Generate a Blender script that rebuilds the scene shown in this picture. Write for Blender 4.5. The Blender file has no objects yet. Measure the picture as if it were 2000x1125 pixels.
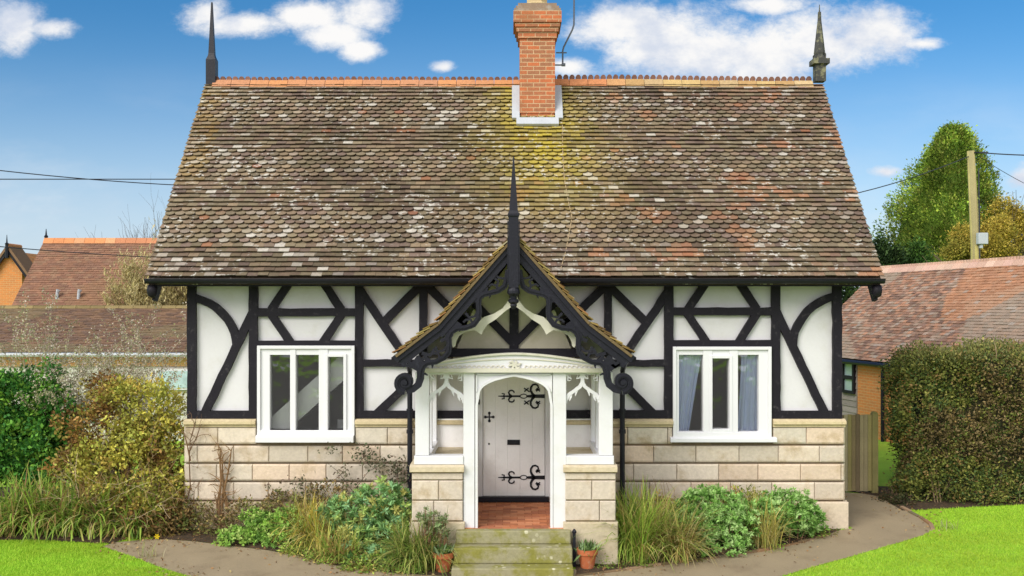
import bpy, math, random
import numpy as np
from mathutils import Vector, Matrix
PI = math.pi
random.seed(7); RNG = np.random.default_rng(7)
SC = bpy.context.scene; COL = SC.collection

# ------------------------------------------------------------------ camera, world, sun, exposure
FPX, CAMD, CAMZ, HORY = 1950.0, 16.25, 3.58, 600.0      # focal length in photo pixels, distance to the front wall, eye height
cam = bpy.data.cameras.new('camera'); cam_o = bpy.data.objects.new('camera', cam); COL.objects.link(cam_o)
cam_o.location = (0, -CAMD, CAMZ); cam_o.rotation_euler = (PI/2, 0, 0)
cam.sensor_width = 36; cam.lens = 36*FPX/2000
cam.shift_y = (HORY-562.5)/2000
cam.clip_end = 2000; SC.camera = cam_o
SUN_DIR = Vector((0.52, 0.66, -0.62)).normalized()
EXPO = 1.35
SC.view_settings.view_transform = 'Standard'; SC.view_settings.look = 'None'
SC.view_settings.gamma = 1.0; SC.view_settings.exposure = EXPO
sun = bpy.data.lights.new('sun', 'SUN'); sun.energy = 1.3; sun.angle = math.radians(38); sun.color = (1, .955, .90)
sun_o = bpy.data.objects.new('sun', sun); COL.objects.link(sun_o)
sun_o.rotation_euler = SUN_DIR.to_track_quat('-Z', 'Y').to_euler()

class NT:
    """tiny node-tree helper"""
    def __init__(s, tree): s.t = tree; s.n = tree.nodes; s.l = tree.links
    def new(s, typ, **kw):
        n = s.n.new(typ)
        for k, v in kw.items():
            if k.startswith('_'): setattr(n, k[1:], v)
        return n
    def put(s, sock, v):
        if hasattr(v, 'is_output'): s.l.new(v, sock)
        elif v is not None: sock.default_value = v
    def math(s, op, a, b=None, c=None, clamp=False):
        n = s.n.new('ShaderNodeMath'); n.operation = op; n.use_clamp = clamp
        s.put(n.inputs[0], a)
        if b is not None: s.put(n.inputs[1], b)
        if c is not None: s.put(n.inputs[2], c)
        return n.outputs[0]
    def vmath(s, op, a, b=None):
        n = s.n.new('ShaderNodeVectorMath'); n.operation = op
        s.put(n.inputs[0], a)
        if b is not None: s.put(n.inputs[1], b)
        return n.outputs['Value'] if op in ('LENGTH', 'DOT_PRODUCT', 'DISTANCE') else n.outputs[0]
    def mix(s, f, a, b, blend='MIX'):
        n = s.n.new('ShaderNodeMix'); n.data_type = 'RGBA'; n.blend_type = blend
        s.put(n.inputs[0], f); s.put(n.inputs[6], a); s.put(n.inputs[7], b); return n.outputs[2]
    def noise(s, vec, scale, detail=4, rough=.55):
        n = s.n.new('ShaderNodeTexNoise'); n.inputs['Scale'].default_value = scale
        n.inputs['Detail'].default_value = detail; n.inputs['Roughness'].default_value = rough
        if vec is not None: s.l.new(vec, n.inputs['Vector'])
        return n.outputs[0]
    def ramp(s, v, lo, hi, a=0., b=1.):
        n = s.n.new('ShaderNodeMapRange'); n.interpolation_type = 'SMOOTHSTEP'
        s.put(n.inputs[0], v); n.inputs[1].default_value = lo; n.inputs[2].default_value = hi
        n.inputs[3].default_value = a; n.inputs[4].default_value = b; return n.outputs[0]

def c4(c): return (c[0], c[1], c[2], 1)

def build_world():
    w = bpy.data.worlds.new('World'); SC.world = w; w.use_nodes = True
    t = NT(w.node_tree); t.n.clear()
    out = t.new('ShaderNodeOutputWorld'); bg = t.new('ShaderNodeBackground'); bg.inputs[1].default_value = 0.12
    t.l.new(bg.outputs[0], out.inputs[0])
    sky = t.new('ShaderNodeTexSky'); sky.sky_type = 'NISHITA'; sky.sun_disc = False
    sky.sun_elevation = math.asin(-SUN_DIR.z); sky.sun_rotation = math.atan2(-SUN_DIR.x, -SUN_DIR.y) % (2*PI)
    sky.altitude = 0; sky.air_density = 1.0; sky.dust_density = .6; sky.ozone_density = 2.0
    tc = t.new('ShaderNodeTexCoord'); d = tc.outputs['Generated']
    sp = t.new('ShaderNodeSeparateXYZ'); t.l.new(d, sp.inputs[0])
    x, y, z = sp.outputs
    # slightly deeper blue
    hs = t.new('ShaderNodeHueSaturation'); hs.inputs['Saturation'].default_value = 1.42; hs.inputs['Value'].default_value = SKYV
    hs.inputs['Hue'].default_value = .492
    t.l.new(sky.outputs[0], hs.inputs['Color'])
    ay = t.math('MAXIMUM', t.math('ABSOLUTE', y), .08)
    u = t.math('DIVIDE', x, ay); v = t.math('DIVIDE', z, ay)
    cv = t.new('ShaderNodeCombineXYZ'); t.l.new(u, cv.inputs[0]); t.l.new(v, cv.inputs[1]); t.l.new(y, cv.inputs[2])
    uv = cv.outputs[0]
    cu = t.new('ShaderNodeCombineXYZ'); t.l.new(u, cu.inputs[0]); t.l.new(v, cu.inputs[1])
    uv2 = cu.outputs[0]
    # clouds by direction: ellipses (photo px) broken up by fractal noise
    ell = [(30, 40, 70, 55), (95, 55, 62, 22), (400, 25, 60, 32), (480, 45, 120, 26), (590, 30, 90, 34), (655, 70, 80, 30), (700, 95, 45, 22), (720, 20, 62, 46),
           (1225, 50, 110, 62), (1300, 80, 140, 76), (1390, 105, 180, 80), (1490, 115, 160, 78), (1600, 75, 120, 70), (1700, 65, 125, 56),
           (1800, 85, 50, 16), (1510, 8, 80, 24), (1112, 130, 50, 22), (865, 130, 30, 14), (1995, 350, 36, 26), (1730, 335, 34, 14),
           (1500, -110, 400, 60), (500, -140, 300, 50)]
    bias = None
    for (px, py, rx, ry) in ell:
        c = ((px-1000)/FPX, (HORY-py)/FPX, 0)
        q = t.vmath('SUBTRACT', uv2, c)
        q = t.vmath('MULTIPLY', q, (FPX/rx, FPX/ry, 1))
        e = t.math('SUBTRACT', 1.0, t.vmath('LENGTH', q))
        bias = e if bias is None else t.math('MAXIMUM', bias, e)
    bias = t.math('MAXIMUM', bias, -1.2)
    front = t.ramp(y, 0.0, .12)
    bias = t.math('MULTIPLY', bias, front)
    mp = t.vmath('MULTIPLY', uv, (1.0, 1.5, 1.0))
    n1 = t.noise(mp, 14, 12, .70)
    dens = t.math('ADD', t.math('MULTIPLY', bias, 1.0), t.math('MULTIPLY', t.math('SUBTRACT', n1, .5), 2.5))
    cl = t.ramp(dens, -.28, .72)
    # thin veil of high cloud low over the horizon
    veil = t.math('MULTIPLY', t.ramp(t.noise(t.vmath('MULTIPLY', uv, (1, 3, 1)), 4, 6, .6), .42, .75), t.ramp(v, .26, .02))
    cl = t.math('MAXIMUM', cl, t.math('MULTIPLY', veil, .55))
    # unseen bright broken cloud added behind the camera as soft frontal fill light
    back = t.ramp(y, .05, -.25)
    nb = t.ramp(t.noise(d, 2.2, 6, .6), .30, .52)
    cl = t.math('MULTIPLY', cl, front); backfill = t.math('MULTIPLY', back, nb)
    sh = t.ramp(t.noise(t.vmath('ADD', mp, (.013, .02, 0)), 9, 8, .62), .38, .58)
    ccol = t.mix(sh, c4([k*CLOUDV for k in (.70, .76, .88)]), c4([k*CLOUDV for k in (1.02, 1.01, 1.0)]))
    # haze near the horizon
    hz = t.math('POWER', t.ramp(v, .34, -.04), 1.5)
    base = t.mix(t.math('MULTIPLY', hz, .85), t.mix(1.0, hs.outputs[0], (1.06, 1.10, 1.24, 1), 'MULTIPLY'), c4([k*CLOUDV for k in (.70, .83, 1.0)]))
    t.l.new(t.mix(backfill, t.mix(cl, base, ccol), (FILLV*.98, FILLV*.985, FILLV, 1)), bg.inputs[0])
SKYV = 0.33; CLOUDV = 3.12; FILLV = 4.6
build_world()

# ------------------------------------------------------------------ photo pixel -> world helpers (measuring only)
def X(px, y=0.0): return (px-1000)*(CAMD+y)/FPX
def Z(py, y=0.0): return CAMZ-(py-HORY)*(CAMD+y)/FPX
def XZ(p, y=0.0): return (X(p[0], y), Z(p[1], y))
GS = 0.05
def gz(y): return GS*min(max(y, -8.0), 3.0)
def ground(px, py):
    k = (py-HORY)/FPX
    d = (CAMZ+GS*CAMD)/(k+GS); y = d-CAMD
    return (X(px, y), y)

# ------------------------------------------------------------------ materials
MATS = {}
def mat(name, base=(.5, .5, .5), rough=.7, var=.15, vscale=3., fine=.1, fscale=40., bump=.0, bscale=60., attr=False, spec=.3,
        tint=None, tscale=1.3, tamt=.0, tlo=.5, thi=.7, metallic=0., trans=0., bdist=.01):
    if name in MATS: return MATS[name]
    m = bpy.data.materials.new(name); m.use_nodes = True; t = NT(m.node_tree); t.n.clear()
    out = t.new('ShaderNodeOutputMaterial'); b = t.new('ShaderNodeBsdfPrincipled')
    tc = t.new('ShaderNodeTexCoord'); o = tc.outputs['Object']
    if attr:
        a = t.new('ShaderNodeAttribute'); a.attribute_name = 'col'; c = a.outputs['Color']
    else:
        rgb = t.new('ShaderNodeRGB'); rgb.outputs[0].default_value = c4(base); c = rgb.outputs[0]
    if tint:
        f = t.ramp(t.noise(o, tscale, 6, .65), tlo, thi, 0, tamt); c = t.mix(f, c, c4(tint))
    if var or fine:
        f = t.math('MULTIPLY_ADD', t.noise(o, vscale, 4), 2*var, 1-var)
        g = t.math('MULTIPLY_ADD', t.noise(o, fscale, 3), 2*fine, 1-fine)
        k = t.math('MULTIPLY', f, g)
        cm = t.new('ShaderNodeCombineXYZ')
        for i in range(3): t.l.new(k, cm.inputs[i])
        c = t.mix(1.0, c, cm.outputs[0], 'MULTIPLY')
    t.put(b.inputs['Base Color'], c); b.inputs['Roughness'].default_value = rough
    b.inputs['Specular IOR Level'].default_value = spec; b.inputs['Metallic'].default_value = metallic
    if bump:
        bn = t.new('ShaderNodeBump'); bn.inputs['Strength'].default_value = bump; bn.inputs['Distance'].default_value = bdist
        t.l.new(t.noise(o, bscale, 5, .6), bn.inputs['Height']); t.l.new(bn.outputs[0], b.inputs['Normal'])
    if trans:
        tr = t.new('ShaderNodeBsdfTranslucent'); t.put(tr.inputs[0], c)
        mx = t.new('ShaderNodeMixShader'); mx.inputs[0].default_value = trans
        t.l.new(b.outputs[0], mx.inputs[1]); t.l.new(tr.outputs[0], mx.inputs[2]); t.l.new(mx.outputs[0], out.inputs[0])
    else: t.l.new(b.outputs[0], out.inputs[0])
    MATS[name] = m; return m

def brick_mat(name, c1, c2, mortar, bw=.225, bh=.075, msize=.008, stain=None):
    if name in MATS: return MATS[name]
    m = bpy.data.materials.new(name); m.use_nodes = True; t = NT(m.node_tree); t.n.clear()
    out = t.new('ShaderNodeOutputMaterial'); b = t.new('ShaderNodeBsdfPrincipled'); b.inputs['Roughness'].default_value = .85
    tc = t.new('ShaderNodeTexCoord'); sp = t.new('ShaderNodeSeparateXYZ'); t.l.new(tc.outputs['Object'], sp.inputs[0])
    cv = t.new('ShaderNodeCombineXYZ'); t.l.new(t.math('ADD', sp.outputs[0], sp.outputs[1]), cv.inputs[0]); t.l.new(sp.outputs[2], cv.inputs[1])
    br = t.new('ShaderNodeTexBrick'); t.l.new(cv.outputs[0], br.inputs['Vector'])
    br.inputs['Color1'].default_value = c4(c1); br.inputs['Color2'].default_value = c4(c2); br.inputs['Mortar'].default_value = c4(mortar)
    br.inputs['Scale'].default_value = 1; br.inputs['Mortar Size'].default_value = msize; br.inputs['Mortar Smooth'].default_value = .2
    br.inputs['Brick Width'].default_value = bw; br.inputs['Row Height'].default_value = bh; br.inputs['Bias'].default_value = 0
    k = t.math('MULTIPLY_ADD', t.noise(tc.outputs['Object'], 30, 4), .7, .65)
    cm = t.new('ShaderNodeCombineXYZ')
    for i in range(3): t.l.new(k, cm.inputs[i])
    c = t.mix(1.0, br.outputs[0], cm.outputs[0], 'MULTIPLY')
    if stain: c = t.mix(t.ramp(t.noise(tc.outputs['Object'], 2.2, 6, .65), .5, .75, 0, .7), c, c4(stain))
    t.l.new(c, b.inputs['Base Color'])
    bn = t.new('ShaderNodeBump'); bn.inputs['Strength'].default_value = .6; bn.inputs['Distance'].default_value = .006
    t.l.new(t.math('SUBTRACT', 1, br.outputs['Fac']), bn.inputs['Height']); t.l.new(bn.outputs[0], b.inputs['Normal'])
    t.l.new(b.outputs[0], out.inputs[0]); MATS[name] = m; return m

def glass_mat():
    if 'glass' in MATS: return MATS['glass']
    m = bpy.data.materials.new('glass'); m.use_nodes = True; t = NT(m.node_tree); t.n.clear()
    out = t.new('ShaderNodeOutputMaterial'); tr = t.new('ShaderNodeBsdfTransparent'); gl = t.new('ShaderNodeBsdfGlossy')
    tr.inputs[0].default_value = (.95, .955, .95, 1); gl.inputs['Roughness'].default_value = .02
    fr = t.new('ShaderNodeFresnel'); fr.inputs[0].default_value = 1.5
    mx = t.new('ShaderNodeMixShader'); t.l.new(t.math('MULTIPLY', fr.outputs[0], 2.4), mx.inputs[0])
    tc = t.new('ShaderNodeTexCoord'); bn = t.new('ShaderNodeBump'); bn.inputs['Strength'].default_value = .5; bn.inputs['Distance'].default_value = .03
    t.l.new(t.noise(tc.outputs['Object'], 3, 2), bn.inputs['Height']); t.l.new(bn.outputs[0], gl.inputs['Normal'])
    t.l.new(tr.outputs[0], mx.inputs[1]); t.l.new(gl.outputs[0], mx.inputs[2]); t.l.new(mx.outputs[0], out.inputs[0])
    MATS['glass'] = m; return m

def roof_mat(name, lichen=.0):
    """clay tiles: per-tile colour attribute, grain, and pale lichen spots with their own shape"""
    if name in MATS: return MATS[name]
    m = bpy.data.materials.new(name); m.use_nodes = True; t = NT(m.node_tree); t.n.clear()
    out = t.new('ShaderNodeOutputMaterial'); b = t.new('ShaderNodeBsdfPrincipled'); b.inputs['Roughness'].default_value = .88
    b.inputs['Specular IOR Level'].default_value = .2
    tc = t.new('ShaderNodeTexCoord'); o = tc.outputs['Object']
    a = t.new('ShaderNodeAttribute'); a.attribute_name = 'col'
    k = t.math('MULTIPLY_ADD', t.noise(o, 28, 5, .7), 1.0, .5)
    cm = t.new('ShaderNodeCombineXYZ')
    for i in range(3): t.l.new(k, cm.inputs[i])
    c = t.mix(1.0, a.outputs['Color'], cm.outputs[0], 'MULTIPLY')
    if lichen:
        f = t.math('MULTIPLY', t.ramp(t.noise(o, 8.5, 4, .65), .565, .615), t.ramp(t.noise(o, 1.3, 3, .6), .40, .60))
        c = t.mix(t.math('MULTIPLY', f, lichen), c, (.60, .57, .50, 1))
        g = t.ramp(t.noise(o, 5, 5, .7), .56, .72, 0, .4)
        c = t.mix(g, c, (.19, .17, .075, 1))
    t.l.new(c, b.inputs['Base Color'])
    bn = t.new('ShaderNodeBump'); bn.inputs['Strength'].default_value = .5; bn.inputs['Distance'].default_value = .008
    t.l.new(t.noise(o, 35, 4, .6), bn.inputs['Height']); t.l.new(bn.outputs[0], b.inputs['Normal'])
    t.l.new(b.outputs[0], out.inputs[0]); MATS[name] = m; return m

M_PLASTER = mat('plaster', (.66, .645, .655), .9, var=.05, vscale=1.2, fine=.03, fscale=25, bump=.25, bscale=18, tint=(.52, .50, .44), tscale=1.6, tamt=.5, tlo=.48, thi=.75)
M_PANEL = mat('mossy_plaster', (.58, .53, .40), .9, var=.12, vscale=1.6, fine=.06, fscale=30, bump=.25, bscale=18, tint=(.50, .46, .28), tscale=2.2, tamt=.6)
M_BLACK = mat('black_timber', (.012, .010, .015), .55, spec=.2, var=.3, vscale=4, fine=.3, fscale=60, bump=.4, bscale=45, tint=(.10, .09, .095), tscale=11, tamt=.6, tlo=.56, thi=.78)
M_IRON = mat('black_paint', (.010, .010, .016), .42, var=.2, vscale=6, fine=.1, bump=.25, bscale=50, spec=.28, tint=(.035, .037, .05), tscale=14, tamt=.6, tlo=.55, thi=.8)
M_WHITE = mat('white_paint', (.69, .685, .70), .5, var=.04, vscale=2, fine=.03, fscale=25, bump=.1, bscale=40, tint=(.58, .56, .48), tscale=2.5, tamt=.35)
M_UPVC = mat('window_white', (.725, .72, .735), .35, var=.02, vscale=2, fine=.01, spec=.4)
M_CREAM = mat('cream_paint', (.62, .59, .49), .6, var=.1, vscale=3, fine=.06, tint=(.42, .42, .27), tscale=5, tamt=.55)
M_DOOR = mat('door_paint', (.88, .86, .855), .5, var=.05, vscale=2.5, fine=.04, fscale=30, tint=(.70, .66, .63), tscale=4, tamt=.35)
M_STONE = mat('ashlar', attr=True, rough=.9, var=.20, vscale=2.6, fine=.20, fscale=22, bump=.7, bscale=24, tint=(.30, .21, .10), tscale=2.6, tamt=.7, tlo=.47, thi=.74)
M_STEP = mat('mossy_stone', (.30, .275, .165), .95, var=.2, vscale=3, fine=.2, fscale=22, bump=.7, bscale=30, tint=(.20, .19, .03), tscale=3.2, tamt=.9, tlo=.40, thi=.6)
def step_spots(m):
    t = NT(m.node_tree); b = next(n for n in t.n if n.type == 'BSDF_PRINCIPLED'); src = b.inputs['Base Color'].links[0].from_socket
    tc = t.new('ShaderNodeTexCoord'); vo = t.new('ShaderNodeTexVoronoi'); vo.inputs['Scale'].default_value = 9; vo.inputs['Randomness'].default_value = 1
    t.l.new(t.vmath('ADD', tc.outputs['Object'], (0, 0, 0)), vo.inputs['Vector'])
    sp = t.new('ShaderNodeSeparateColor'); t.l.new(vo.outputs['Color'], sp.inputs[0])
    r = t.math('ADD', vo.outputs['Distance'], t.math('MULTIPLY', t.math('SUBTRACT', t.noise(tc.outputs['Object'], 40, 3), .5), .18))
    big = t.ramp(t.noise(tc.outputs['Object'], 1.6, 2), .40, .60)
    f = t.math('MULTIPLY', t.math('MULTIPLY', t.ramp(r, .30, .20), t.math('GREATER_THAN', sp.outputs[0], .45)), big)
    t.l.new(t.mix(f, src, (.56, .53, .37, 1)), b.inputs['Base Color'])
step_spots(M_STEP)
M_TILE = roof_mat('clay_tiles', .75)
M_TILE2 = roof_mat('plain_clay_tiles', .0)
M_BRICK = brick_mat('chimney_brick', (.50, .135, .045), (.30, .125, .06), (.52, .34, .19), stain=(.30, .12, .045))
M_BRICK2 = brick_mat('barn_brick', (.62, .21, .05), (.50, .19, .06), (.55, .33, .14))
M_LEAD = mat('lead', (.44, .46, .48), .55, var=.15, vscale=6, fine=.1, spec=.5)
M_CEM = mat('mortar', (.38, .36, .30), .95, var=.2, vscale=6, fine=.15)
M_TERRA = mat('terracotta_floor', attr=True, rough=.75, var=.2, vscale=8, fine=.15, bump=.4, bscale=40)
M_POT = mat('pot_clay', (.42, .12, .045), .8, var=.25, vscale=9, fine=.1, tint=(.40, .26, .17), tscale=14, tamt=.6)
M_WOOD = mat('weathered_wood', attr=True, rough=.9, var=.25, vscale=3, fine=.2, fscale=30, bump=.5, bscale=40)
M_GLASS = glass_mat()
M_ROOM = mat('room_paint', (.60, .59, .56), .9, var=.05)
M_CURT = mat('curtain_cloth', (.60, .68, .90), .9, var=.08, vscale=5, fine=.04)
M_STAIR = mat('stair_paint', (.82, .82, .80), .6, var=.02)
M_LEAF = mat('leaf', attr=True, rough=.6, var=.18, vscale=6, fine=.0, spec=.14, trans=.25)
M_NEEDLE = mat('needle', attr=True, rough=.8, var=.22, vscale=1.2, fine=.0, spec=.1, trans=.15)
M_TWIG = mat('twig', attr=True, rough=.9, var=.2, vscale=8, fine=.1)
M_SOIL = mat('soil', (.062, .042, .024), 1, var=.35, vscale=6, fine=.3, fscale=40, bump=1, bscale=35, bdist=.03, tint=(.16, .085, .035), tscale=12, tamt=.7)
M_PATH = mat('asphalt', (.30, .235, .145), .95, var=.18, vscale=1.3, fine=.20, fscale=55, bump=.5, bscale=90, tint=(.22, .165, .10), tscale=1.7, tamt=.6)
M_LAWN = mat('lawn', (.32, .54, .04), .95, var=.22, vscale=1.1, fine=.3, fscale=60, bump=.8, bscale=80, bdist=.03, tint=(.42, .55, .05), tscale=.8, tamt=.7)
M_GRASS = mat('grass_blade', attr=True, rough=.7, var=.1, vscale=1, fine=0, spec=.2, trans=.3)

# ------------------------------------------------------------------ mesh building
class MB:
    def __init__(s): s.v = []; s.f = []; s.c = []; s.col = (.5, .5, .5)
    def add(s, verts, faces, col=None):
        n = len(s.v); s.v += [tuple(p) for p in verts]; s.f += [tuple(i+n for i in f) for f in faces]
        s.c += [col or s.col]*len(faces); return s
    def box(s, x0, x1, y0, y1, z0, z1, col=None):
        x0, x1 = min(x0, x1), max(x0, x1); y0, y1 = min(y0, y1), max(y0, y1); z0, z1 = min(z0, z1), max(z0, z1)
        return s.add([(x0,y0,z0),(x1,y0,z0),(x1,y1,z0),(x0,y1,z0),(x0,y0,z1),(x1,y0,z1),(x1,y1,z1),(x0,y1,z1)],
              [(0,3,2,1),(4,5,6,7),(0,1,5,4),(1,2,6,5),(2,3,7,6),(3,0,4,7)], col)
    def cbox(s, x0, x1, y0, y1, z0, z1, ch, col=None, cz=None):
        """box with chamfered front (y0) face"""
        return s.add([(x0,y0+ch,z0),(x1,y0+ch,z0),(x1,y1,z0),(x0,y1,z0),(x0,y0+ch,z1),(x1,y0+ch,z1),(x1,y1,z1),(x0,y1,z1),
                      (x0+ch,y0,z0+(cz or ch)),(x1-ch,y0,z0+(cz or ch)),(x1-ch,y0,z1-(cz or ch)),(x0+ch,y0,z1-(cz or ch))],
              [(0,3,2,1),(4,5,6,7),(1,2,6,5),(2,3,7,6),(3,0,4,7),(8,9,10,11),(0,1,9,8),(1,5,10,9),(5,4,11,10),(4,0,8,11)], col)
    def prism(s, poly, y0, y1, col=None):
        """polygon in x,z swept from y0 to y1"""
        n = len(poly); A = sum(poly[i][0]*poly[(i+1)%n][1]-poly[(i+1)%n][0]*poly[i][1] for i in range(n))
        if A < 0: poly = poly[::-1]
        v = [(p[0], y0, p[1]) for p in poly]+[(p[0], y1, p[1]) for p in poly]
        f = [tuple(range(n)), tuple(range(2*n-1, n-1, -1))]+[(i, n+i, n+(i+1)%n, (i+1)%n) for i in range(n)]
        return s.add(v, f, col)
    def prism_x(s, poly, x0, x1, col=None):
        """polygon in y,z swept along x"""
        n = len(poly); v = [(x0, p[0], p[1]) for p in poly]+[(x1, p[0], p[1]) for p in poly]
        f = [tuple(range(n-1, -1, -1)), tuple(range(n, 2*n))]+[(i, (i+1)%n, n+(i+1)%n, n+i) for i in range(n)]
        return s.add(v, f, col)
    def ribbon(s, pts, w, y0, y1, col=None, closed=False):
        """flat bar following x,z points, width w (or list)"""
        n = len(pts); W = w if isinstance(w, (list, tuple)) else [w]*n
        L = []; R = []
        for i in range(n):
            a = pts[i-1] if i else pts[i]; b = pts[i+1] if i < n-1 else pts[i]
            dx, dz = b[0]-a[0], b[1]-a[1]; l = math.hypot(dx, dz) or 1
            nx, nz = -dz/l*W[i]/2, dx/l*W[i]/2
            L.append((pts[i][0]+nx, pts[i][1]+nz)); R.append((pts[i][0]-nx, pts[i][1]-nz))
        v = []; f = []
        for i in range(n): v += [(L[i][0], y0, L[i][1]), (R[i][0], y0, R[i][1]), (R[i][0], y1, R[i][1]), (L[i][0], y1, L[i][1])]
        for i in range(n-1):
            a, b = 4*i, 4*i+4
            f += [(a, a+1, b+1, b), (a+1, a+2, b+2, b+1), (a+2, a+3, b+3, b+2), (a+3, a, b, b+3)]
        f += [(0, 3, 2, 1), (4*n-4, 4*n-3, 4*n-2, 4*n-1)]
        return s.add(v, f, col)
    def tube(s, pts, r, k=6, col=None):
        n = len(pts); R = r if isinstance(r, (list, tuple)) else [r]*n
        P = [Vector(p) for p in pts]; v = []; f = []
        for i in range(n):
            d = (P[min(i+1, n-1)]-P[max(i-1, 0)]);
            if d.length < 1e-9: d = Vector((0, 0, 1))
            d.normalize(); a = d.cross(Vector((0, 0, 1)) if abs(d.z) < .9 else Vector((1, 0, 0))).normalized(); b = d.cross(a)
            for j in range(k):
                q = P[i]+(a*math.cos(2*PI*j/k)+b*math.sin(2*PI*j/k))*R[i]; v.append(tuple(q))
        for i in range(n-1):
            for j in range(k): f.append((i*k+j, i*k+(j+1)%k, (i+1)*k+(j+1)%k, (i+1)*k+j))
        f += [tuple(range(k-1, -1, -1)), tuple(range((n-1)*k, n*k))]
        return s.add(v, f, col)
    def lathe(s, prof, cx, cy, k=16, col=None):
        """profile of (r,z) around vertical axis"""
        v = []; f = []; n = len(prof)
        for (r, z) in prof: v += [(cx+r*math.cos(2*PI*(j+.5)/k), cy+r*math.sin(2*PI*(j+.5)/k), z) for j in range(k)]
        for i in range(n-1):
            for j in range(k): f.append((i*k+j, i*k+(j+1)%k, (i+1)*k+(j+1)%k, (i+1)*k+j))
        f += [tuple(range(k-1, -1, -1)), tuple(range((n-1)*k, n*k))]
        return s.add(v, f, col)
    def build(s, name, m, parent=None, smooth=False, bevel=0.):
        root = parent
        while root is not None and root.parent is not None: root = root.parent
        o = Vector(root.location) if root is not None else Vector((0, 0, 0))
        me = bpy.data.meshes.new(name); me.from_pydata([tuple(Vector(p)-o) for p in s.v], [], s.f)
        a = me.attributes.new('col', 'FLOAT_COLOR', 'CORNER')
        arr = np.repeat(np.array([c4(c) for c in s.c], dtype=np.float32), [len(f) for f in s.f], axis=0)
        a.data.foreach_set('color', arr.ravel())
        me.materials.append(m)
        if smooth: me.polygons.foreach_set('use_smooth', [True]*len(me.polygons))
        ob = bpy.data.objects.new(name, me); COL.objects.link(ob)
        if parent is not None: ob.parent = parent
        if bevel:
            b = ob.modifiers.new('bevel', 'BEVEL'); b.width = bevel; b.segments = 2; b.limit_method = 'ANGLE'
        return ob

def thing(name, label, cat, loc=(0, 0, 0), group=None):
    o = bpy.data.objects.new(name, None); COL.objects.link(o); o.location = loc; o.empty_display_size = .2
    o['label'] = label; o['category'] = cat
    if group: o['group'] = group
    return o
def tag(o, label=None, cat=None, group=None, kind=None):
    if label: o['label'] = label
    if cat: o['category'] = cat
    if group: o['group'] = group
    if kind: o['kind'] = kind
    return o
def recentre(o, loc):
    """move a top-level mesh's origin"""
    l = Vector(loc); o.data.transform(Matrix.Translation(-l)); o.location = l; return o

def lat(seed=0, n=64):
    r = np.random.default_rng(seed).random((n, n))
    def f(x, y):
        x0, y0 = math.floor(x), math.floor(y); fx, fy = x-x0, y-y0
        fx = fx*fx*(3-2*fx); fy = fy*fy*(3-2*fy)
        g = lambda i, j: r[(x0+i) % n, (y0+j) % n]
        return (g(0,0)*(1-fx)+g(1,0)*fx)*(1-fy)+(g(0,1)*(1-fx)+g(1,1)*fx)*fy
    return f
N1, N2, N3 = lat(1), lat(2), lat(3)

def tiles(mb, O, U, S, length, kinds, gauge, w, colfn, lift=.034, jit=.004, t=.017):
    O, U, S = Vector(O), Vector(U).normalized(), Vector(S).normalized(); N = U.cross(S)
    if N.z < 0: N = -N
    P = lambda u, s, h: tuple(O+U*u+S*s+N*h)
    nt = int(length/w)+2
    for i, kd in enumerate(kinds):
        s0 = i*gauge; off = (0 if i % 2 else -w/2)
        wob = random.uniform(-.003, .003)
        for j in range(nt):
            u0 = off+j*w+.0015+random.uniform(-.002, .002); u1 = off+(j+1)*w-.0015
            u0, u1 = max(u0, 0), min(u1, length)
            if u1-u0 < .03: continue
            h1 = lift+random.uniform(-jit, jit); h0 = .004
            sj = s0+wob+random.uniform(-jit, jit)*.9; s1 = min(s0+gauge*1.9, len(kinds)*gauge+.004)
            hl, hr = h1+random.uniform(-jit, jit)*.5, h1+random.uniform(-jit, jit)*.5
            c = colfn((u0+u1)/2, s0, kd)
            if kd == 'P' or u1-u0 < w*.8:
                mb.add([P(u0,sj,hl), P(u1,sj,hr), P(u1,s1,h0), P(u0,s1,h0), P(u0,sj,hl-t), P(u1,sj,hr-t), P(u1,s1,h0-t), P(u0,s1,h0-t)],
                       [(0,1,2,3), (4,5,1,0), (5,6,2,1), (7,4,0,3), (4,7,6,5)], c)
            else:
                dp = .078; K = 7; um = (u0+u1)/2; hw = (u1-u0)/2
                arc = [(um-hw*math.cos(PI*k/(K-1)), sj+dp*(1-math.sin(PI*k/(K-1))**.85)) for k in range(K)]
                hh = lambda s: h1-(h1-h0)*(s-sj)/(s1-sj)
                v = [P(a, s, hh(s)) for a, s in arc]+[P(u1, s1, h0), P(u0, s1, h0)]+[P(a, s, hh(s)-t) for a, s in arc]
                f = [tuple(range(K+2))]+[(K+2+k, K+3+k, k+1, k) for k in range(K-1)]
                mb.add(v, f, c)

def mulc(c, k): return (max(c[0]*k, 0), max(c[1]*k, 0), max(c[2]*k, 0))
def lerp(a, b, t): return tuple(a[i]+(b[i]-a[i])*t for i in range(3))

# ------------------------------------------------------------------ ground, lawn, path, beds
def poly_sheet(name, pts, dz, m, kind='structure'):
    """ground-hugging sheet: pts are (x, y), all within the evenly sloping strip"""
    mb = MB(); mb.add([(x, y, gz(y)+dz) for x, y in pts], [tuple(range(len(pts)))])
    o = mb.build(name, m); tag(o, kind=kind)
    bpy.context.view_layer.update()
    import bmesh
    bm = bmesh.new(); bm.from_mesh(o.data); bmesh.ops.triangulate(bm, faces=bm.faces[:], ngon_method='EAR_CLIP')
    for f in bm.faces:
        f.normal_update()
        if f.normal.z < 0: f.normal_flip()
    bm.to_mesh(o.data); bm.free(); return o

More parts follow.
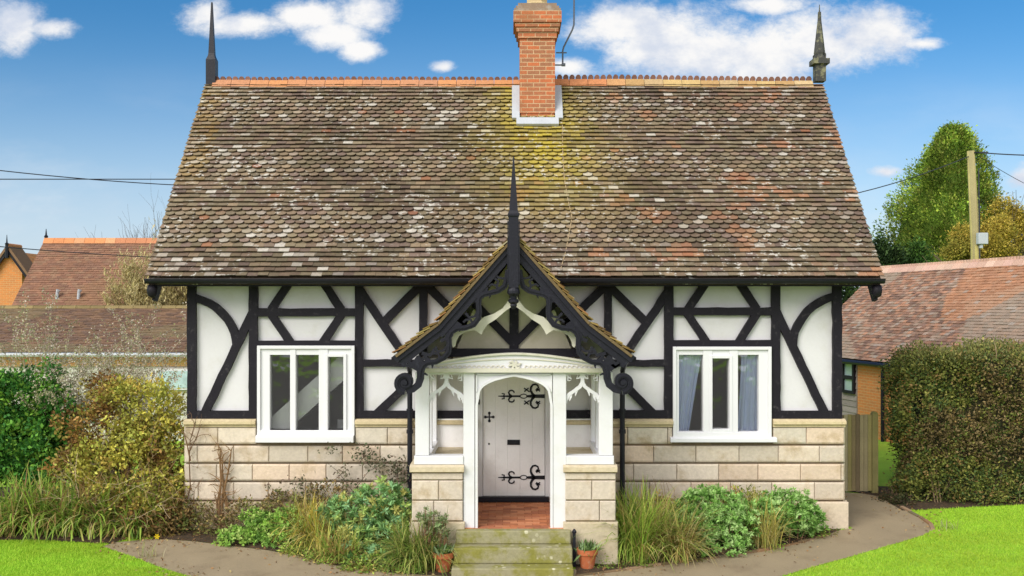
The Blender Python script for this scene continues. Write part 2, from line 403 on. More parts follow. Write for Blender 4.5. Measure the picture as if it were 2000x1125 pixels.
g = MB(); xs = [-600, -60, -12, 0, 12, 60, 600]; ys = [-400, -8, -3, 0, 3, 30, 120, 900]
g.v = [(x, y, gz(y)) for y in ys for x in xs]
nx = len(xs)
g.f = [(j*nx+i, j*nx+i+1, (j+1)*nx+i+1, (j+1)*nx+i) for j in range(len(ys)-1) for i in range(nx-1)]; g.c = [(.1,.2,.02)]*len(g.f)
ground_o = g.build('lawn', M_LAWN); tag(ground_o, kind='structure')

dv = MB(); dv.add([(-60, -60, gz(-60)+.006), (60, -60, gz(-60)+.006), (60, -8.2, gz(-8.2)+.006), (-60, -8.2, gz(-8.2)+.006)], [(0, 1, 2, 3)])  # unseen grey sheet added behind the camera: greys window reflections, cuts green bounce
tag(dv.build('bounce_ground', mat('bounce_grey', (.21, .19, .165), .95, var=.15, vscale=.6, fine=.3, fscale=50, bump=.6, bscale=70)), kind='structure')
G = ground
path_lawn_R = [(1706, 966), (1722, 974), (1760, 992), (1795, 1010), (1818, 1026), (1822, 1036), (1800, 1047), (1740, 1065), (1660, 1088), (1580, 1110), (1530, 1125)]
path_bed_R = [(1640, 1036), (1612, 1047), (1560, 1061), (1500, 1075), (1430, 1086), (1350, 1096), (1260, 1108), (1180, 1119), (1125, 1126)]
path_bed_L = [(885, 1127), (760, 1119), (700, 1112), (640, 1103), (580, 1086), (520, 1075), (440, 1066), (380, 1058), (300, 1053), (225, 1060)]
path_lawn_L = [(200, 1068), (235, 1080), (270, 1092), (310, 1108), (345, 1119), (372, 1127)]
pr = [G(1646, 962)]+[G(*p) for p in path_lawn_R]+[(3.2, -3.0), (2.4, -3.8), (-2.4, -3.8), (-3.8, -3.0)]+[G(*p) for p in path_lawn_L[::-1]]+[G(*p) for p in path_bed_L[::-1]]+[(-.9, -2.2), (1, -2.2)]+[G(*p) for p in path_bed_R[::-1]]+[(5.5, -.1), (5.45, 2.3)]
poly_sheet('path', pr, .006, M_PATH)
bedR = [G(*p) for p in path_bed_R]+[(.9, -2.3), (.9, .1), (5.45, .1)]
poly_sheet('flower_bed_soil', bedR, .010, M_SOIL)
bedL = [G(*p) for p in path_bed_L[:-1]]+[(-6.5, .3), (-5.0, .3), (-.9, .1), (-.9, -2.3)]
poly_sheet('flower_bed_soil', bedL, .0105, M_SOIL)
bedLL = [G(215, 1063), G(150, 1060), G(60, 1055), G(0, 1056), (-9.5, -.8), (-12, -.6), (-12, 2.8), (-5.2, 2.8), (-5.2, .25), (-6.4, .25), (-6.0, -.75)]
poly_sheet('flower_bed_soil', bedLL, .014, M_SOIL)
hb = [G(1715, 970), G(1762, 998), G(1790, 997), G(1880, 992), G(2000, 986), (12, 1.35), (12, 2.8), (5.9, 2.9)]
poly_sheet('flower_bed_soil', hb, .0075, M_SOIL)

# brick edging of the right-hand bed: one thing, a run of small bricks
def edging(name, pts, label):
    mb = MB()
    P = [Vector((p[0], p[1], 0)) for p in pts]
    for a, b in zip(P[:-1], P[1:]):
        L = (b-a).length; n = max(1, int(L/.22)); d = (b-a).normalized(); q = Vector((-d.y, d.x, 0))
        for i in range(n):
            c0 = a+d*(L*i/n+.006); c1 = a+d*(L*(i+1)/n-.006); h = random.uniform(.012, .04); wv = random.uniform(-.012, .012)
            col = random.choice([(.26, .15, .075), (.20, .13, .07), (.30, .20, .12), (.14, .10, .05), (.17, .14, .08)])
            vs = []
            for zz in (-.05, h):
                for (c, s) in ((c0, -.03), (c1, -.03), (c1, .03), (c0, .03)):
                    r = c+q*(s+wv); vs.append((r.x, r.y, gz(r.y)+zz))
            mb.add(vs, [(0,3,2,1),(4,5,6,7),(0,1,5,4),(1,2,6,5),(2,3,7,6),(3,0,4,7)], col)
    o = mb.build(name, M_WOOD); recentre(o, (P[0].x, P[0].y, gz(P[0].y))); tag(o, label, 'edging')
edging('bed_edging', [G(*p) for p in path_bed_R[1:]], 'low worn brick edging between the right flower bed and the path')
edging('lawn_edging', [G(*p) for p in path_lawn_R[2:6]], 'short dark edging between the right lawn and path below the hedge')

# ------------------------------------------------------------------ the cottage
HX0, HX1 = X(367), X(1643)
house = thing('cottage', 'black and white half timbered cottage with tiled roof, stone base and gabled porch', 'cottage', (0, 0, 0))
EY, RY = -.55, 2.55; EZ, RZ = 4.03, 7.79; RX0, RX1 = -5.757, 5.837
SL = math.hypot(RY-EY, RZ-EZ); SV = Vector((0, RY-EY, RZ-EZ)).normalized()
def roofz(y): return EZ+(y-EY)*(RZ-EZ)/(RY-EY)
BY = 5.1                                                  # back wall

def wall_open(mb, x0, x1, z0, z1, ops, y0, y1):
    xs = sorted({x0, x1, *[o[0] for o in ops], *[o[1] for o in ops]})
    for a, b in zip(xs[:-1], xs[1:]):
        zs = [(z0, z1)]
        for o in ops:
            if o[0] < (a+b)/2 < o[1]:
                nz = []
                for (p, q) in zs:
                    if o[2] > p: nz.append((p, min(q, o[2])))
                    if o[3] < q: nz.append((max(p, o[3]), q))
                zs = nz
        for p, q in zs: mb.box(a, b, y0, y1, p, q)
WINL = (X(503), X(694), Z(850), Z(675)); WINR = (X(1314), X(1506), Z(853), Z(677)); DOORO = (X(929), X(1080), .40, 2.62)
w = MB()
wall_open(w, HX0+.02, HX1-.02, -.1, 4.0, [WINL, WINR, DOORO], 0.03, .25)
for xx in (HX0+.02, HX1-.27):
    w.prism_x([(.25, -.1), (BY, -.1), (BY, 4.0), (RY, RZ-.18), (.25, roofz(.25)-.2)], xx, xx+.25)
w.box(HX0+.27, HX1-.27, BY-.25, BY, -.1, 4.0)
w.build('wall', M_PLASTER, house)
rm = MB()                                                  # the rooms behind the windows
rm.box(HX0+.3, HX1-.3, 3.0, 3.05, 0, 4.0); rm.box(HX0+.3, HX1-.3, .25, 3.0, .30, .35); rm.box(HX0+.3, HX1-.3, .25, 3.0, 3.3, 3.35)
for xx in (-1.4, 1.5): rm.box(xx, xx+.1, .25, 3.0, .35, 3.3)
rm.build('interior_wall', M_ROOM, house)

# timber frame ---------------------------------------------------------------
TY = -.045
tf = MB()
for a, b in ((367, 503), (692, 1315), (1506, 1643)):
    if a == 692:
        tf.box(X(692), DOORO[0]-.02, TY-.004, .03, Z(816), Z(802)); tf.box(DOORO[1]+.02, X(1315), TY-.004, .03, Z(816), Z(801))
    else: tf.box(X(a), X(b), TY-.004, .03, Z(817), Z(802))
tf.box(HX0, HX1, TY-.008, .03, 3.93, 4.05)                  # wall plate
frame = tf.build('timber_frame', M_BLACK, house)
def wob(pts, w_):
    P = []; W = []
    for a, b in zip(pts[:-1], pts[1:]):
        n_ = max(1, int(math.hypot(b[0]-a[0], b[1]-a[1])/.16))
        P += [(a[0]+(b[0]-a[0])*i/n_+random.gauss(0, .0028), a[1]+(b[1]-a[1])*i/n_+random.gauss(0, .0028)) for i in range(n_)]
    P.append(pts[-1]); return P, [w_*random.uniform(.955, 1.045) for _ in P]
def tb(name, pts, wpx, y=TY):
    mb = MB(); q_, w_ = wob([XZ(p) for p in pts], wpx/120.); mb.ribbon(q_, w_, y, .03); return mb.build(name, M_BLACK, frame)
TOP = 553
for a, b, bot in ((367, 384, 803), (487, 504, 816), (694, 710, 803), (819, 835, 803), (1180, 1195, 803), (1297, 1315, 802), (1506.5, 1523, 816), (1625.5, 1643, 803)):
    m_ = MB(); q_, w_ = wob([(X((a+b)/2), Z(bot)), (X((a+b)/2), Z(TOP))], X(b)-X(a)); m_.ribbon(q_, w_, TY-.002, .03); m_.build('post', M_BLACK, frame)
for a, b, c, d in ((504, 694, 602, 618), (504, 694, 665, 674.5), (710, 819, 702, 716), (1315, 1506.5, 600, 616), (1315, 1506.5, 664, 676.5), (1195, 1297, 702, 716)):
    m_ = MB(); q_, w_ = wob([(X(a), Z((c+d)/2)), (X(b), Z((c+d)/2))], Z(c)-Z(d)); m_.ribbon(q_, w_, TY, .03); m_.build('rail', M_BLACK, frame)
BR = [([(565, 551), (530, 605)], 15.5), ([(631, 551), (667, 605)], 15.5), ([(531, 615), (568, 670)], 15.5), ([(667, 615), (630, 670)], 15.5),
      ([(496, 605), (400, 808)], 16), ([(703, 566), (787, 690)], 16), ([(826, 553), (749, 631)], 16.5), ([(829, 553), (912, 636)], 16.5),
      ([(790, 757), (736, 807)], 16),
      ([(1380, 550), (1343, 604)], 15.5), ([(1442, 550), (1478, 604)], 15.5), ([(1342, 612), (1379, 668)], 15.5), ([(1478, 612), (1443, 668)], 15.5),
      ([(1514, 605), (1610, 806)], 16), ([(1304, 570), (1226, 686)], 16), ([(1184, 553), (1259, 627)], 16.5), ([(1187, 553), (1105, 634)], 16.5),
      ([(1223, 754), (1274, 806)], 16),
      ([(378, 581), (392, 585), (409, 592), (422, 600), (434, 611), (445, 624), (453, 637), (459, 650), (462.5, 664), (463, 676)], 15.5),
      ([(1632, 578), (1618, 582), (1601, 590), (1588, 598), (1576, 609), (1566, 622), (1558, 635), (1552, 648), (1549, 662), (1548, 674)], 15.5)]
for i, (p, wd) in enumerate(BR): tb('brace', p, wd, TY+.002+.0006*(i % 5))

# stone base ------------------------------------------------------------------
def stone_col():
    b = random.choice([(.62, .52, .41), (.59, .51, .41), (.65, .56, .45), (.56, .48, .39), (.62, .49, .37), (.62, .55, .45)])
    return mulc(b, random.uniform(.88, 1.08))
def course(mb, x0, x1, z0, z1, y0, y1, bw, off, gap=.008, ch=.012, colf=stone_col):
    x = x0-off*bw
    while x < x1-.02:
        w_ = bw*random.uniform(.93, 1.07); a, b = max(x, x0), min(x+w_, x1)
        if b-a > .05: mb.cbox(a+gap/2, b-gap/2, y0+random.uniform(0, .004), y1, z0+gap*1.5, z1-gap*1.5, ch, colf(), cz=.024 if z1-z0 < .4 else .012)
        x += w_
sb = MB()
sb.box(HX0-.02, X(503), -.02, .03, -.12, Z(830), (.20, .15, .10)); sb.box(X(694), DOORO[0]-.02, -.02, .03, -.12, Z(830), (.20, .15, .10))
sb.box(X(503), X(694), -.02, .03, -.12, Z(864), (.20, .15, .10)); sb.box(X(1314), X(1506), -.02, .03, -.12, Z(862), (.2, .15, .1))
sb.box(DOORO[1]+.02, X(1314), -.02, .03, -.12, Z(830), (.2, .15, .1)); sb.box(X(1506), HX1+.02, -.02, .03, -.12, Z(830), (.2, .15, .1))
ROWS = [(833, 867), (868.5, 903), (904, 938.5), (939.5, 976)]
for i, (a, b) in enumerate(ROWS):
    for (p, q) in ((HX0-.03, DOORO[0]-.02), (DOORO[1]+.02, HX1+.03)):
        if i == 0:
            segs = [(p, X(502)), (X(695), q)] if p < 0 else [(p, X(1312)), (X(1508), q)]
        else: segs = [(p, q)]
        for (s0, s1) in segs: course(sb, s0, s1, Z(b), Z(a), -.075, -.02, .60 if p < 0 else .66, .5*(i % 2)+.15)
for xx, s in ((HX0-.03, -1), (HX1+.03, 1)):
    for i, (a, b) in enumerate(ROWS):
        y = .0
        while y < BY:
            sb.box(xx-.03 if s < 0 else xx-.25, xx+.25 if s < 0 else xx+.03, y+.004, min(y+.6, BY)-.004, Z(b)+.006, Z(a)-.006, stone_col()); y += .6
def halves(mb, name, m, parent, cut=.05):
    out = []
    for sg in (-1, 1):
        h = MB()
        for f, c in zip(mb.f, mb.c):
            if (sum(mb.v[i][0] for i in f)/len(f) < cut) == (sg < 0): h.add([mb.v[i] for i in f], [tuple(range(len(f)))], c)
        out.append(h.build(name, m, parent))
    return out
base_o = halves(sb, 'stone_base', M_STONE, house)
for (p, q) in ((HX0-.04, X(502)), (X(695), X(931)), (X(1079), X(1313)), (X(1507), HX1+.045)):
    x = p; sc_ = MB()
    while x < q-.05:
        e = min(x+random.uniform(.8, 1.2), q); c = mulc((.60, .49, .30), random.uniform(.9, 1.05))
        sc_.prism_x([(-.02, Z(817)), (-.07, Z(818)), (-.13, Z(821.5)), (-.13, Z(827)), (-.085, Z(828.5)), (-.085, Z(833)), (-.02, Z(833))][::-1], x+.002, e-.002, c); x = e
    sc_.build('string_course', M_STONE, base_o[0 if p < 0 else 1])
pl = MB()
course(pl, HX0-.08, DOORO[0]-.02, -.25, Z(977), -.13, -.02, 1.1, .3, colf=lambda: mulc((.50, .41, .28), random.uniform(.85, 1.1)))
course(pl, DOORO[1]+.02, HX1+.085, -.25, Z(977), -.13, -.02, 1.1, .3, colf=lambda: mulc((.58, .48, .36), random.uniform(.85, 1.1)))
pl.box(HX0-.08, HX0, -.02, BY, -.25, Z(977), (.45, .37, .26)); pl.box(HX1, HX1+.085, -.02, BY, -.25, Z(977), (.45, .37, .26))
for o_, sg in ((base_o[0], -1), (base_o[1], 1)):
    h = MB()
    for f, c in zip(pl.f, pl.c):
        if (sum(pl.v[i][0] for i in f)/len(f) < .05) == (sg < 0): h.add([pl.v[i] for i in f], [tuple(range(len(f)))], c)
    h.build('plinth', M_STONE, o_)

# roof ------------------------------------------------------------------------
KINDS = ['P']*7+['S']*8+['P']*7+['S']*7+['P']*7+['S']*7+['P']*4
GA = (SL-.02)/len(KINDS)
TB = [(.250, .182, .118), (.230, .162, .110), (.215, .168, .108), (.272, .200, .124), (.215, .152, .116), (.252, .198, .124)]
def roof_col(u, s, kd):
    x = u+RX0
    c = random.choice(TB); c = mulc(c, random.uniform(.64, 1.02)*(1.08 if kd == 'S' else .96))
    right = min(max((x+1)/5, 0), 1)
    n = N1(x*.8+3, s*.9+5)
    if n > .60 and random.random() < .45*right+.02: c = lerp(c, (.29, .155, .10), random.uniform(.15, .5))
    if N3(x*2.1+9, s*2.3+1) > .78 and x > 0 and random.random() < .7: c = lerp(c, (.42, .20, .105), random.uniform(.3, .7))
    if random.random() < .008: c = lerp(c, (.30, .12, .06), .7)
    if N2(x*.9, s*.9+20) > .62: c = mulc(c, .80)
    # lichen: pale tiles, in drifts, thicker on the left
    pl_ = .05+.20*(1-right)*(N2(x*.75+7, s*1.1) > .48)+.06*(kd == 'S')
    if random.random() < pl_: c = lerp(c, (.52, .48, .41), random.choice([.12, .2, .28, .35, .45, .8]))
    # ochre growth in the wash below the chimney
    dx = (x-.62+.10*(s-2))/(.80+.12*(4.5-s)); m = math.exp(-dx*dx)*min(1, max(0, (s-.8)/2.2))
    c = lerp(c, (.46, .36, .045), min(.85, m*random.uniform(.35, 1.0)))
    if x < RX0+.5 and s > 2: c = lerp(c, (.30, .19, .05), random.uniform(.1, .6))
    return c
rt = MB()
random.seed(11)
tiles(rt, (RX0, EY, EZ), (1, 0, 0), SV, RX1-RX0, KINDS, GA, .168, roof_col, lift=.078, jit=.007, t=.014)
tiles(rt, (RX0, 2*RY-EY, EZ), (1, 0, 0), (0, -SV.y, SV.z), RX1-RX0, KINDS, GA, .168, roof_col, lift=.078, jit=.007, t=.014)
nn = Vector((0, -SV.z, SV.y))
for sgn in (1, -1):
    a = [(EY, EZ), (RY, RZ), (RY, RZ-.12), (EY+.05, EZ-.08)]
    if sgn < 0: a = [(2*RY-p, q) for p, q in a]
    rt.prism_x([(p, q-.02) for p, q in a], RX0+.03, RX1-.03, (.10, .07, .05))
roof = rt.build('roof', M_TILE, house)
rd = MB()                                                  # ridge: saddle tiles with a row of little crests
x = RX0+.14; k = 0
while x < RX1-.2:
    e = min(x+.352, RX1-.12); xm = (x+e)/2
    if xm < .2: c = lerp((.56, .25, .10), (.46, .22, .12), random.random())
    elif xm < 2.3: c = random.choice([(.50, .27, .12), (.56, .23, .10), (.48, .33, .13), (.58, .20, .09)])
    else: c = random.choice([(.50, .35, .15), (.44, .31, .16), (.52, .38, .20), (.42, .26, .11)])
    zz = RZ+random.uniform(-.006, .006)+(.02*math.sin(xm*.9) if xm > .5 else 0)
    rd.prism_x([(RY-.15, zz-.085), (RY-.135, zz-.07), (RY-.045, zz+.06), (RY+.045, zz+.06), (RY+.135, zz-.07), (RY+.15, zz-.085)][::-1], x+.004, e-.004, c)
    for q in range(3):
        cx = x+(e-x)*(q+.5)/3; cc = mulc((.21, .105, .075), random.uniform(.7, 1.2)); hh = .075 if xm < .2 else .095
        rd.prism([(cx-.045, zz+.055), (cx+.045, zz+.055), (cx+.05, zz+.055+hh*.55), (cx+.025, zz+.055+hh*.95), (cx, zz+.055+hh), (cx-.025, zz+.055+hh*.95), (cx-.05, zz+.055+hh*.55)], RY-.02, RY+.02, cc)
    x = e; k += 1
rd.build('ridge_crest', M_TILE2, roof)
# gutter, fascia
gu = MB(); gy = EY-.045; R_ = .062
prof = [(gy+R_*math.cos(a), EZ-.015+R_*math.sin(a)*1.1) for a in [PI+PI*i/8 for i in range(9)]]
inner = [(gy+(R_-.008)*math.cos(a), EZ-.015+(R_-.008)*math.sin(a)*1.1) for a in [2*PI-PI*i/8 for i in range(9)]]
gu.prism_x((prof+inner)[::-1], X(284, gy), X(1727, gy))
gu.tube([(X(284, gy), gy-R_, EZ-.012), (X(1727, gy), gy-R_, EZ-.012)], .009, 6)
for i in range(12):
    xx = RX0+.4+i*.98
    gu.prism_x([(p, q-.004) for p, q in prof[::-1]]+[(p, q+.008) for p, q in prof], xx, xx+.03)
gu.build('gutter', M_IRON, house)
fa = MB(); fa.box(RX0+.1, RX1-.1, EY+.045, EY+.075, EZ-.12, EZ-.06); fa.box(RX0+.1, RX1-.1, EY+.075, .0, EZ-.10, EZ-.07)
fa.build('fascia', M_BLACK, house)
for sx in (RX0+.06, RX1-.10):
    b_ = MB()
    for sg in (1, -1):
        q = [(EY+.1, EZ-.14), (EY+.1, EZ-.34), (EY+.22, EZ-.36), (RY, RZ-.45), (RY, RZ-.14)]
        if sg < 0: q = [(2*RY-p, r) for p, r in q]
        b_.prism_x(q, sx, sx+.05)
    b_.build('bargeboard', M_BLACK, house)
    c_ = MB(); c_.lathe([(.02, EZ-.30), (.07, EZ-.27), (.085, EZ-.18), (.07, EZ-.10)], sx+.02, EY+.06, 10)
    c_.build('eaves_corbel', M_BLACK, house, smooth=True)
# roof finials
def finial(px, cap):
    d = RY; x = X(px, d); m_ = MB()
    if not cap:
        m_.box(x-.09, x+.09, d-.09, d+.09, Z(168, d), Z(118, d))
        m_.lathe([(.127, Z(118, d)), (.085, Z(110, d)), (.075, Z(105, d)), (.02, Z(6, d)), (.008, Z(4, d))], x, d, 4)
    else:
        m_.box(x-.095, x+.095, d-.095, d+.095, Z(160, d), Z(126, d)); m_.box(x-.15, x+.15, d-.15, d+.15, Z(127, d), Z(117, d))
        m_.lathe([(.13, Z(117, d)), (.095, Z(108, d)), (.105, Z(104, d)), (.035, Z(40, d)), (.03, Z(24, d)), (.012, Z(22, d)), (.006, Z(9, d))], x, d, 8)
        for a in range(4):
            an = PI/2*a+PI/4; m_.tube([(x+.12*math.cos(an), d+.12*math.sin(an), Z(117, d)), (x+.125*math.cos(an), d+.125*math.sin(an), Z(108, d)), (x+.08*math.cos(an), d+.08*math.sin(an), Z(102, d))], .014, 5)
    return m_
tag(finial(414, 0).build('finial', M_IRON, house), 'plain dark spike finial at the left end of the ridge')
tag(finial(1600.5, 1).build('finial', mat('lichened_lead', (.055, .055, .05), .8, var=.3, vscale=8, fine=.2, tint=(.24, .23, .13), tscale=9, tamt=.85, tlo=.48, thi=.64), house), 'collared lichen covered finial at the right end of the ridge')

# chimney ---------------------------------------------------------------------
cy = 1.86; cx0, cx1 = X(1015, cy), X(1084, cy); cd = cx1-cx0; cyb = cy+cd*.95
ch = MB()
def ring(a, z0, z1): ch.box(cx0-a, cx1+a, cy-a, cyb+a, z0, z1)
ring(-.015, 6.6, Z(221, cy)); ring(0, Z(221, cy), Z(75, cy)); ring(.03, Z(75, cy), Z(63, cy)); ring(.06, Z(63, cy), Z(54, cy)); ring(.085, Z(54, cy), Z(46, cy)); ring(.115, Z(46, cy), Z(24, cy))
chim = ch.build('chimney', M_BRICK, house)
cp = MB(); z0 = Z(24, cy); xm, ym = (cx0+cx1)/2, (cy+cyb)/2
cp.box(cx0-.10, cx1+.10, cy-.10, cyb+.10, z0, z0+.05); cp.box(cx0-.07, cx1+.07, cy-.07, cyb+.07, z0+.05, z0+.10); cp.box(cx0-.03, cx1+.03, cy-.03, cyb+.03, z0+.10, z0+.16)
cp.build('chimney_cap', mat('cap_stone', (.27, .19, .13), .9, var=.25, vscale=5, fine=.15, tint=(.42, .40, .36), tscale=4, tamt=.7), chim)
pt = MB(); pt.lathe([(.24, z0+.16), (.25, z0+.2), (.20, z0+.24), (.19, z0+.7), (.24, z0+.74), (.22, z0+.8), (.15, z0+.8), (.15, z0+.5)], xm, ym, 8)
pt.build('chimney_pot', mat('pot_buff', (.50, .38, .20), .8, var=.15), chim, smooth=False)
fl = MB()
def onroof(x, y, h): return (x, y-nn.y*-h if False else y+nn.y*h, roofz(y)+nn.z*h)
def flash(xa, xb, ya, yb, h=.11, t=.02):
    v = [onroof(xa, ya, h), onroof(xb, ya, h), onroof(xb, yb, h), onroof(xa, yb, h), onroof(xa, ya, h-t-.03), onroof(xb, ya, h-t-.03), onroof(xb, yb, h-t-.03), onroof(xa, yb, h-t-.03)]
    fl.add(v, [(0,1,2,3), (4,5,1,0), (5,6,2,1), (6,7,3,2), (7,4,0,3)])
flash(cx0-.14, cx0-.001, cy-.02, RY-.12); flash(cx1+.001, cx1+.14, cy-.02, RY-.12); flash(cx0-.06, cx1+.06, cy-.13, cy-.018, .116)
fl.box(cx0-.012, cx0+.02, cy-.012, cyb, 6.7, roofz(cy)+.20) if False else None
fl.build('flashing', M_LEAD, chim)
ae = MB(); ax = X(1099, 2.3); ay = 2.3
ae.tube([(X(1084, ay), ay, Z(127, ay)), (X(1104, ay), ay, Z(127, ay))], .014, 6); ae.tube([(X(1086, ay), ay, Z(103, ay)), (X(1107, ay), ay, Z(103, ay))], .012, 6)
ae.tube([(ax, ay, Z(128, ay)), (ax, ay, Z(100, ay)), (X(1101, ay), ay, Z(92, ay)), (X(1118, ay), ay, Z(58, ay)), (X(1121, ay), ay, Z(48, ay)), (X(1121.5, ay), ay, Z(-60, ay))], .016, 7)
ae.box(ax-.02, ax+.05, ay-.03, ay+.03, Z(129, ay), Z(124, ay))
ae.build('aerial_mast', mat('steel', (.13, .14, .16), .45, var=.1, metallic=.5), chim)

# windows -----------------------------------------------------------------------
def window(x0, x1, z0, z1, lights, cas, sill):
    """lights: glass boxes (xa, xb, za, zb); cas: index of the opening casement"""
    yf = -.10; m_ = MB(); t = .085
    m_.box(x0, x0+t*.62, yf, .12, z0, z1); m_.box(x1-t*.62, x1, yf, .12, z0, z1)
    m_.box(x0+t*.62, x1-t*.62, yf, .12, z1-t*.62, z1); m_.box(x0+t*.62, x1-t*.62, yf, .12, z0, z0+t)
    # inner stepped frame
    i0, i1 = x0+t*.62, x1-t*.62; zi0, zi1 = z0+t, z1-t*.62
    edges = [i0]+[v for L in lights for v in (L[0], L[1])]+[i1]
    root = m_.build('window', M_UPVC, house, bevel=.006)
    fr = MB()
    fr.box(i0, lights[0][0], yf+.035, .10, zi0, zi1); fr.box(lights[-1][1], i1, yf+.035, .10, zi0, zi1)
    for L in lights:
        fr.box(L[0], L[1], yf+.036, .10, zi0, L[2]); fr.box(L[0], L[1], yf+.036, .10, L[3], zi1)
    fr.build('inner_frame', M_UPVC, root, bevel=.005)
    for a, b in zip(lights[:-1], lights[1:]):
        mm = MB(); mm.box(a[1], b[0], yf+.02, .10, zi0, zi1); mm.build('mullion', M_UPVC, root, bevel=.006)
    L = lights[cas]; cs = MB(); f = .05
    for bx in ((L[0]-f, L[0]-.001, L[2]-f, L[3]+f), (L[1]+.001, L[1]+f, L[2]-f, L[3]+f), (L[0]-.001, L[1]+.001, L[2]-f, L[2]-.001), (L[0]-.001, L[1]+.001, L[3]+.001, L[3]+f)):
        cs.box(bx[0], bx[1], yf+.008, .02, bx[2], bx[3])
    cs.build('casement', M_UPVC, root, bevel=.005)
    for L in lights:
        p = MB(); p.box(L[0]-.01, L[1]+.01, .03, .04, L[2]-.01, L[3]+.01); p.build('pane', M_GLASS, root)
    s = MB(); s.prism_x([(-.02, sill[2]), (-.16, sill[2]), (-.16, sill[3]-.02), (yf-.002, sill[3]), (-.02, sill[3])][::-1], sill[0], sill[1]); s.build('sill', M_UPVC, root, bevel=.006)
    return root
# frame measured on its own front plane
F = -.06
wl = [(X(527, F), X(567, F), Z(844, F), Z(693, F)), (X(578, F), X(623, F), Z(844, F), Z(693, F)), (X(641, F), X(671, F), Z(840, F), Z(697, F))]
tag(window(X(503, F), X(693, F), Z(850, F), Z(675, F), wl, 2, (X(501.5, F), X(692, F), Z(863, F), Z(849, F))), 'window with a white stair board behind its panes')
wr = [(X(1326, F), X(1373, F), Z(843, F), Z(693, F)), (X(1391, F), X(1424, F), Z(838, F), Z(700, F)), (X(1441, F), X(1482, F), Z(843, F), Z(693, F))]
tag(window(X(1314, F), X(1506, F), Z(854, F), Z(677, F), wr, 1, (X(1308, F), X(1515, F), Z(862.5, F), Z(853, F))), 'window with pale blue curtains')

# things inside
st = MB(); yy = .15
a_, b_ = XZ((500, 868), yy), XZ((700, 690), yy)
st.ribbon([a_, b_], .34, yy, yy+.05)
for i in range(9):
    tt = i/8.; px_, pz_ = a_[0]+(b_[0]-a_[0])*tt, a_[1]+(b_[1]-a_[1])*tt
    st.box(px_-.13, px_+.13, yy+.06, yy+.9, pz_-.12, pz_-.09)
st.box(X(655, yy), X(676, yy), yy+.2, yy+.3, Z(840, yy), Z(822, yy))
so = st.build('staircase', M_STAIR); recentre(so, (X(560, yy), yy, .3)); tag(so, 'white painted staircase string slanting up behind the left window', 'staircase')
def curtain(top, bot, z0, z1, label, y=.085):
    mb = MB(); n = 28; rows = 8; v = []
    for r in range(rows+1):
        t = r/rows; z = z1+(z0-z1)*t
        x0 = top[0]+(bot[0]-top[0])*t**1.3; x1 = top[1]+(bot[1]-top[1])*t**.9
        for i in range(n+1):
            u = i/n; v.append((x0+(x1-x0)*u, y+.03*math.sin(u*PI*9+.6*math.sin(t*2))*(.5+.5*t)+.012*math.sin(u*23), z))
    f = [(r*(n+1)+i, r*(n+1)+i+1, (r+1)*(n+1)+i+1, (r+1)*(n+1)+i) for r in range(rows) for i in range(n)]
    mb.add(v, f); o = mb.build('curtain', M_CURT, smooth=True); sm = o.modifiers.new('thickness', 'SOLIDIFY'); sm.thickness = .004
    recentre(o, ((top[0]+top[1])/2, y, z0)); tag(o, label, 'curtain', 'curtains in the right window')
q = .085
curtain((X(1318, q), X(1372, q)), (X(1318, q), X(1344, q)), Z(848, q), Z(688, q), 'pale blue curtain swept aside in the left light of the right window')
curtain((X(1448, q), X(1492, q)), (X(1440, q), X(1492, q)), Z(848, q), Z(688, q), 'pale blue curtain hanging straight in the right light of the right window')

# door ---------------------------------------------------------------------------
DY = .06
dz0 = Z(969, DY); dx0, dx1 = X(943.5, DY), X(1064, DY)
dm = MB(); n = 5
for i in range(n):
    a = dx0+(dx1-dx0)*i/n; b = dx0+(dx1-dx0)*(i+1)/n
    dm.cbox(a+.0006, b-.0006, DY, DY+.05, dz0, 2.58, .0025)
dm.box(dx0, dx1, DY+.02, DY+.045, dz0+.001, 2.575)
door = dm.build('door', M_DOOR, house)
df = MB()
df.box(DOORO[0], dx0-.006, DY-.05, DY+.06, .40, 2.62); df.box(dx1+.006, DOORO[1], DY-.05, DY+.06, .40, 2.62); df.box(dx0-.006, dx1+.006, DY-.05, DY+.06, 2.585, 2.62)
df.build('door_frame', M_WHITE, door, bevel=.004)
th = MB(); th.box(X(934, 0), X(1072, 0), -.06, .12, Z(980, -.05), Z(969.5, 0)); th.build('threshold', M_IRON, door)
DYF = DY-.004
def hz(p): # hinge-picture coordinates -> photo px
    return XZ((900+p[0]/3.127, 690+p[1]/3.127), DY)
